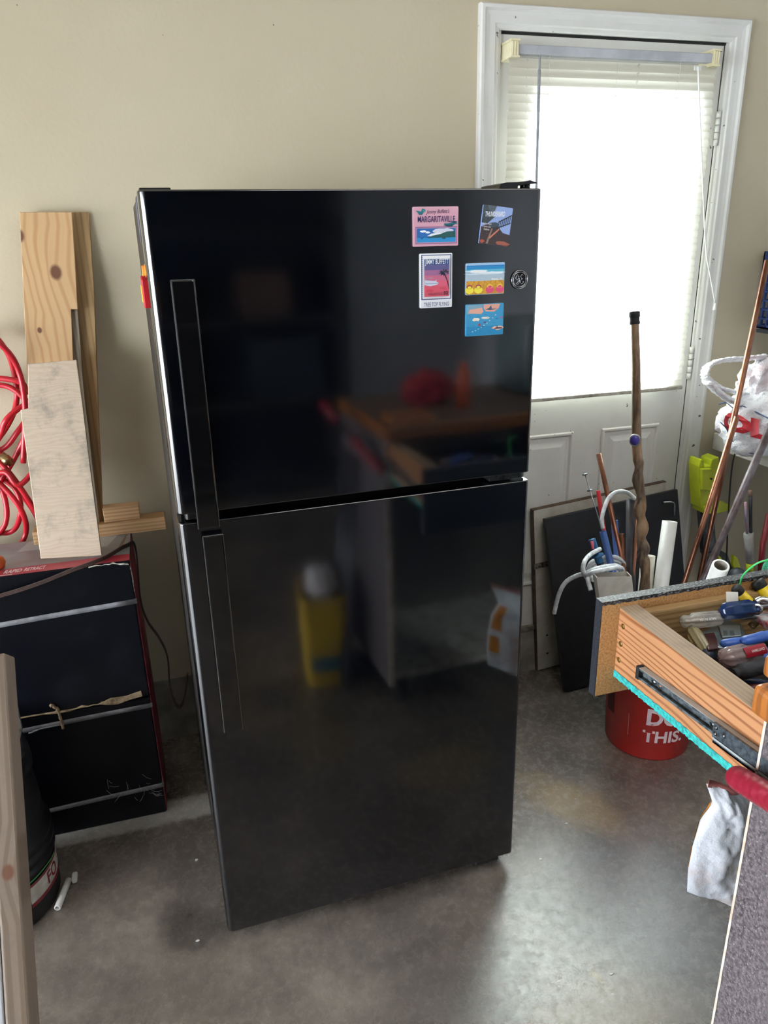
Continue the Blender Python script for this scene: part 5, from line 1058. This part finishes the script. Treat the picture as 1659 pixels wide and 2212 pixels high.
# yellow-black handles
def yb(label, pa, pb, r):
    A = atZ(*pa); B = atZ(*pb); t = thing('utility_cutter', label, 'tool', A); d = (B - A).normalized(); l = (B - A).length
    b = MB(); b.tube([Vector((0, 0, 0)), d * .003, d * .013, d * .016], [r * .7, r, r, r * .9], 14); part(b.build('black_end', BLKM, t), 'black end with hang hole')
    b = MB(); b.tube([d * .015, d * l, d * (l + .01)], [r * .93, r * .93, r * .7], 14); b.build('yellow_grip', M('e3c518', .35), t)
    b = MB(); n_ = (CAM - A).normalized(); b.tube([d * .008 + n_ * (r * .9), d * .008 + n_ * (r * 1.04)], r * .35, 10); b.build('hang_hole', M('050505', .9), t)
yb('yellow and black cutter handle nearest the white card', (1587, 1268, .985), (1622, 1305, .955), .0095); yb('yellow and black cutter handle farther right in the drawer', (1634, 1254, .985), (1662, 1296, .955), .0125)
A = atZ(1568, 1278, .985); B = atZ(1594, 1279, .985); dn = (B - A); b = MB(); b.add([(0, 0, 0), tuple(dn), tuple(dn + Vector((0, -.006, -.022))), (0, -.006, -.022)], [(0, 1, 2, 3)]); o = b.build('card', M('cfcabf', .6), solid=.001); o.location = A; tag(o, 'small white card sticking up behind the blue screwdriver', 'card')
q = atZ(1668, 1262, .93); b = MB(); b.lathe([(.001, 0), (.021, .002), (.022, .01), (.022, .06), (.016, .075), (.013, .078), (.013, .092), (.001, .093)], 24); o = b.build('bottle', clear('57d0a4', 'green_bottle')); o.location = (q.x, q.y, .905); tag(o, 'translucent green bottle at the right edge of the drawer', 'bottle')
tubeobj('wire', 'bright green wire arching out of the drawer', 'wire', [(1598, 1268, .975), (1603, 1246, 1.0), (1620, 1228, 1.02), (1640, 1215, 1.035), (1668, 1207, 1.04)], .0016, M('3fbf6a', .4))
# filler tools deep in the drawer
rnd = random.Random(11); labs = ['dark', 'grey', 'navy', 'brown', 'black', 'dull red', 'steel', 'olive']
cols = ['2b2b2f', '6b6e72', '22304c', '5a3d2c', '18181a', '6b2a2a', '8d9196', '4d4f34']
for i in range(16):
    x = rnd.uniform(-.27, .15); zone = i // 8; y = (-1.40, -1.51)[zone] + rnd.uniform(-.04, .04); a = rnd.uniform(-.6, .6) + (pi if i % 2 else 0); l = rnd.uniform(.035, .06); r = rnd.uniform(.006, .009); z = .8615 + r + .009 * (i % 4)
    x = max(-.27 + l, min(.16 - l, x)); y = max(-1.56 + l * .6, min(-1.335 - l * .6, y))
    b = MB(); b.tube([(-l * cos(a), -l * sin(a), 0), (-l * .6 * cos(a), -l * .6 * sin(a), 0), (l * .5 * cos(a), l * .5 * sin(a), 0), (l * cos(a), l * sin(a), .0)], [r * .7, r, r * .9, r * .4], 10)
    o = b.build('hand_tool', M(cols[i % 8], .4, .8 if i % 8 in (1, 6) else 0)); o.location = (x, y, z); tag(o, 'small %s tool handle deep in the open drawer, %s' % (labs[i % 8], ('toward its front', 'toward the bench')[zone]), 'tool', 'loose tools on the drawer bottom')

# ================================================================== THINGS SEEN ONLY IN THE REFRIGERATOR'S GLOSS
YL = M('d8b32c', .45, 0, 'b8921c', ns=6)
t = thing('litter_tub', 'yellow plastic litter tub on the floor beside the workbench', 'tub', (-.50, -1.98, 0), .15)
b = MB(); o_ = rrect(-.085, -.12, .085, .12, .03); vs = [(x * .88, y * .88, 0) for x, y in o_] + [(x, y, .36) for x, y in o_] + [(x * .95, y * .95, .36) for x, y in o_] + [(x * .84, y * .84, .01) for x, y in o_]; n_ = len(o_)
b.add(vs, [(i + k * n_, (i + 1) % n_ + k * n_, (i + 1) % n_ + (k + 1) * n_, i + (k + 1) * n_) for k in range(3) for i in range(n_)] + [tuple(range(n_)), tuple(range(3 * n_, 4 * n_))]); b.build('tub', YL, t)
b = MB(); b.prism(rrect(-.06, .06, .06, .16, .02), .1085, .1105, 'y'); b.build('blue_label', M('2f6f86', .5), t)
b = MB(); b.grid(lump(0, 0, .37, .06, .08, .07, seed=4, amp=.3), 24, 16); part(b.build('refuse_film', BAG, t), 'crumpled clear film')
b = MB(); b.grid(lump(0, 0, 0, .09, .07, .06, seed=9, amp=.35), 30, 20); o = b.build('red_cloth', M('a3262e', .8)); o.location = (-.10, -1.90, 1.075); tag(o, 'crumpled red cloth on the workbench', 'cloth')
b = MB(); b.lathe([(.001, 0), (.022, 0), (.022, .11), (.012, .13), (.010, .15), (.001, .151)], 20); o = b.build('spray_bottle', M('d0562c', .4)); o.location = (-.02, -1.78, 1.0292); tag(o, 'orange bottle on the workbench', 'bottle')
b = MB(); b.prism(rrect(-.035, 0, .035, .065, .014), -.02, .02, 'y'); o = b.build('tape_measure', M('d9c23c', .4), bevel=.004); o.location = (.28, -1.70, 1.0292); tag(o, 'yellow tape measure on the workbench', 'tape measure')
b = MB(); b.prism(rrect(-.2, 0, .2, .26, .03), -.12, .12, 'y'); o = b.build('storage_bin', M('8e9ea2', .3, 0, '6f8085', ns=5, trans=.2), bevel=.01); o.location = (.45, -1.965, 1.0292); tag(o, 'large grey translucent storage bin on the workbench', 'bin')
b = MB(); b.box((-.25, -.14, 0), (.25, .14, .16)); o = b.build('tool_case', M('33161a', .5), bevel=.01); o.location = (.95, -1.94, 1.0292); tag(o, 'dark red tool case on the workbench', 'case')
SU = thing('shelving_unit', 'dark storage shelving at the far end of the garage', 'shelf unit', (-1.4, -4.2, 0)); DK = M('1d1b1a', .8, 0, '2a2725')
for z in (.1, .6, 1.1, 1.6, 2.1):
    b = MB(); b.box((-2.0, -.45, z), (1.7, .1, z + .03)); b.build('shelf_board', DK, SU)
b = MB(); b.box((-2.0, -.46, 0), (1.7, -.45, 2.6)); b.build('rear_panel', DK, SU)
for x in (-2.0, -.8, .4, 1.66):
    b = MB(); b.box((x, -.45, 0), (x + .04, .1, 2.3)); b.build('upright', DK, SU)
rnd = random.Random(21); pal = ['5d3b2c', '2a2f3a', '6a6a66', '7c2a26', '3c4a3a', '8a7a5a', '20242c', '553c30']
for k in range(8):
    z = (.631, 1.131)[k % 2]; x = -1.4 + (k // 2) * .80 + rnd.uniform(0, .1); w_ = rnd.uniform(.3, .5); h_ = rnd.uniform(.2, .4)
    b = MB(); b.box((0, 0, 0), (w_, .35, h_)); o = b.build('storage_box', M(pal[k % 8], .6), bevel=.01); o.location = (-1.4 + x, -4.55, z); tag(o, '%s storage box on the dark shelving, %s tier' % (('brown', 'dark blue', 'grey', 'red', 'green', 'tan', 'black', 'umber')[k], ('second', 'third')[k % 2]), 'box', 'boxes on the dark shelving')
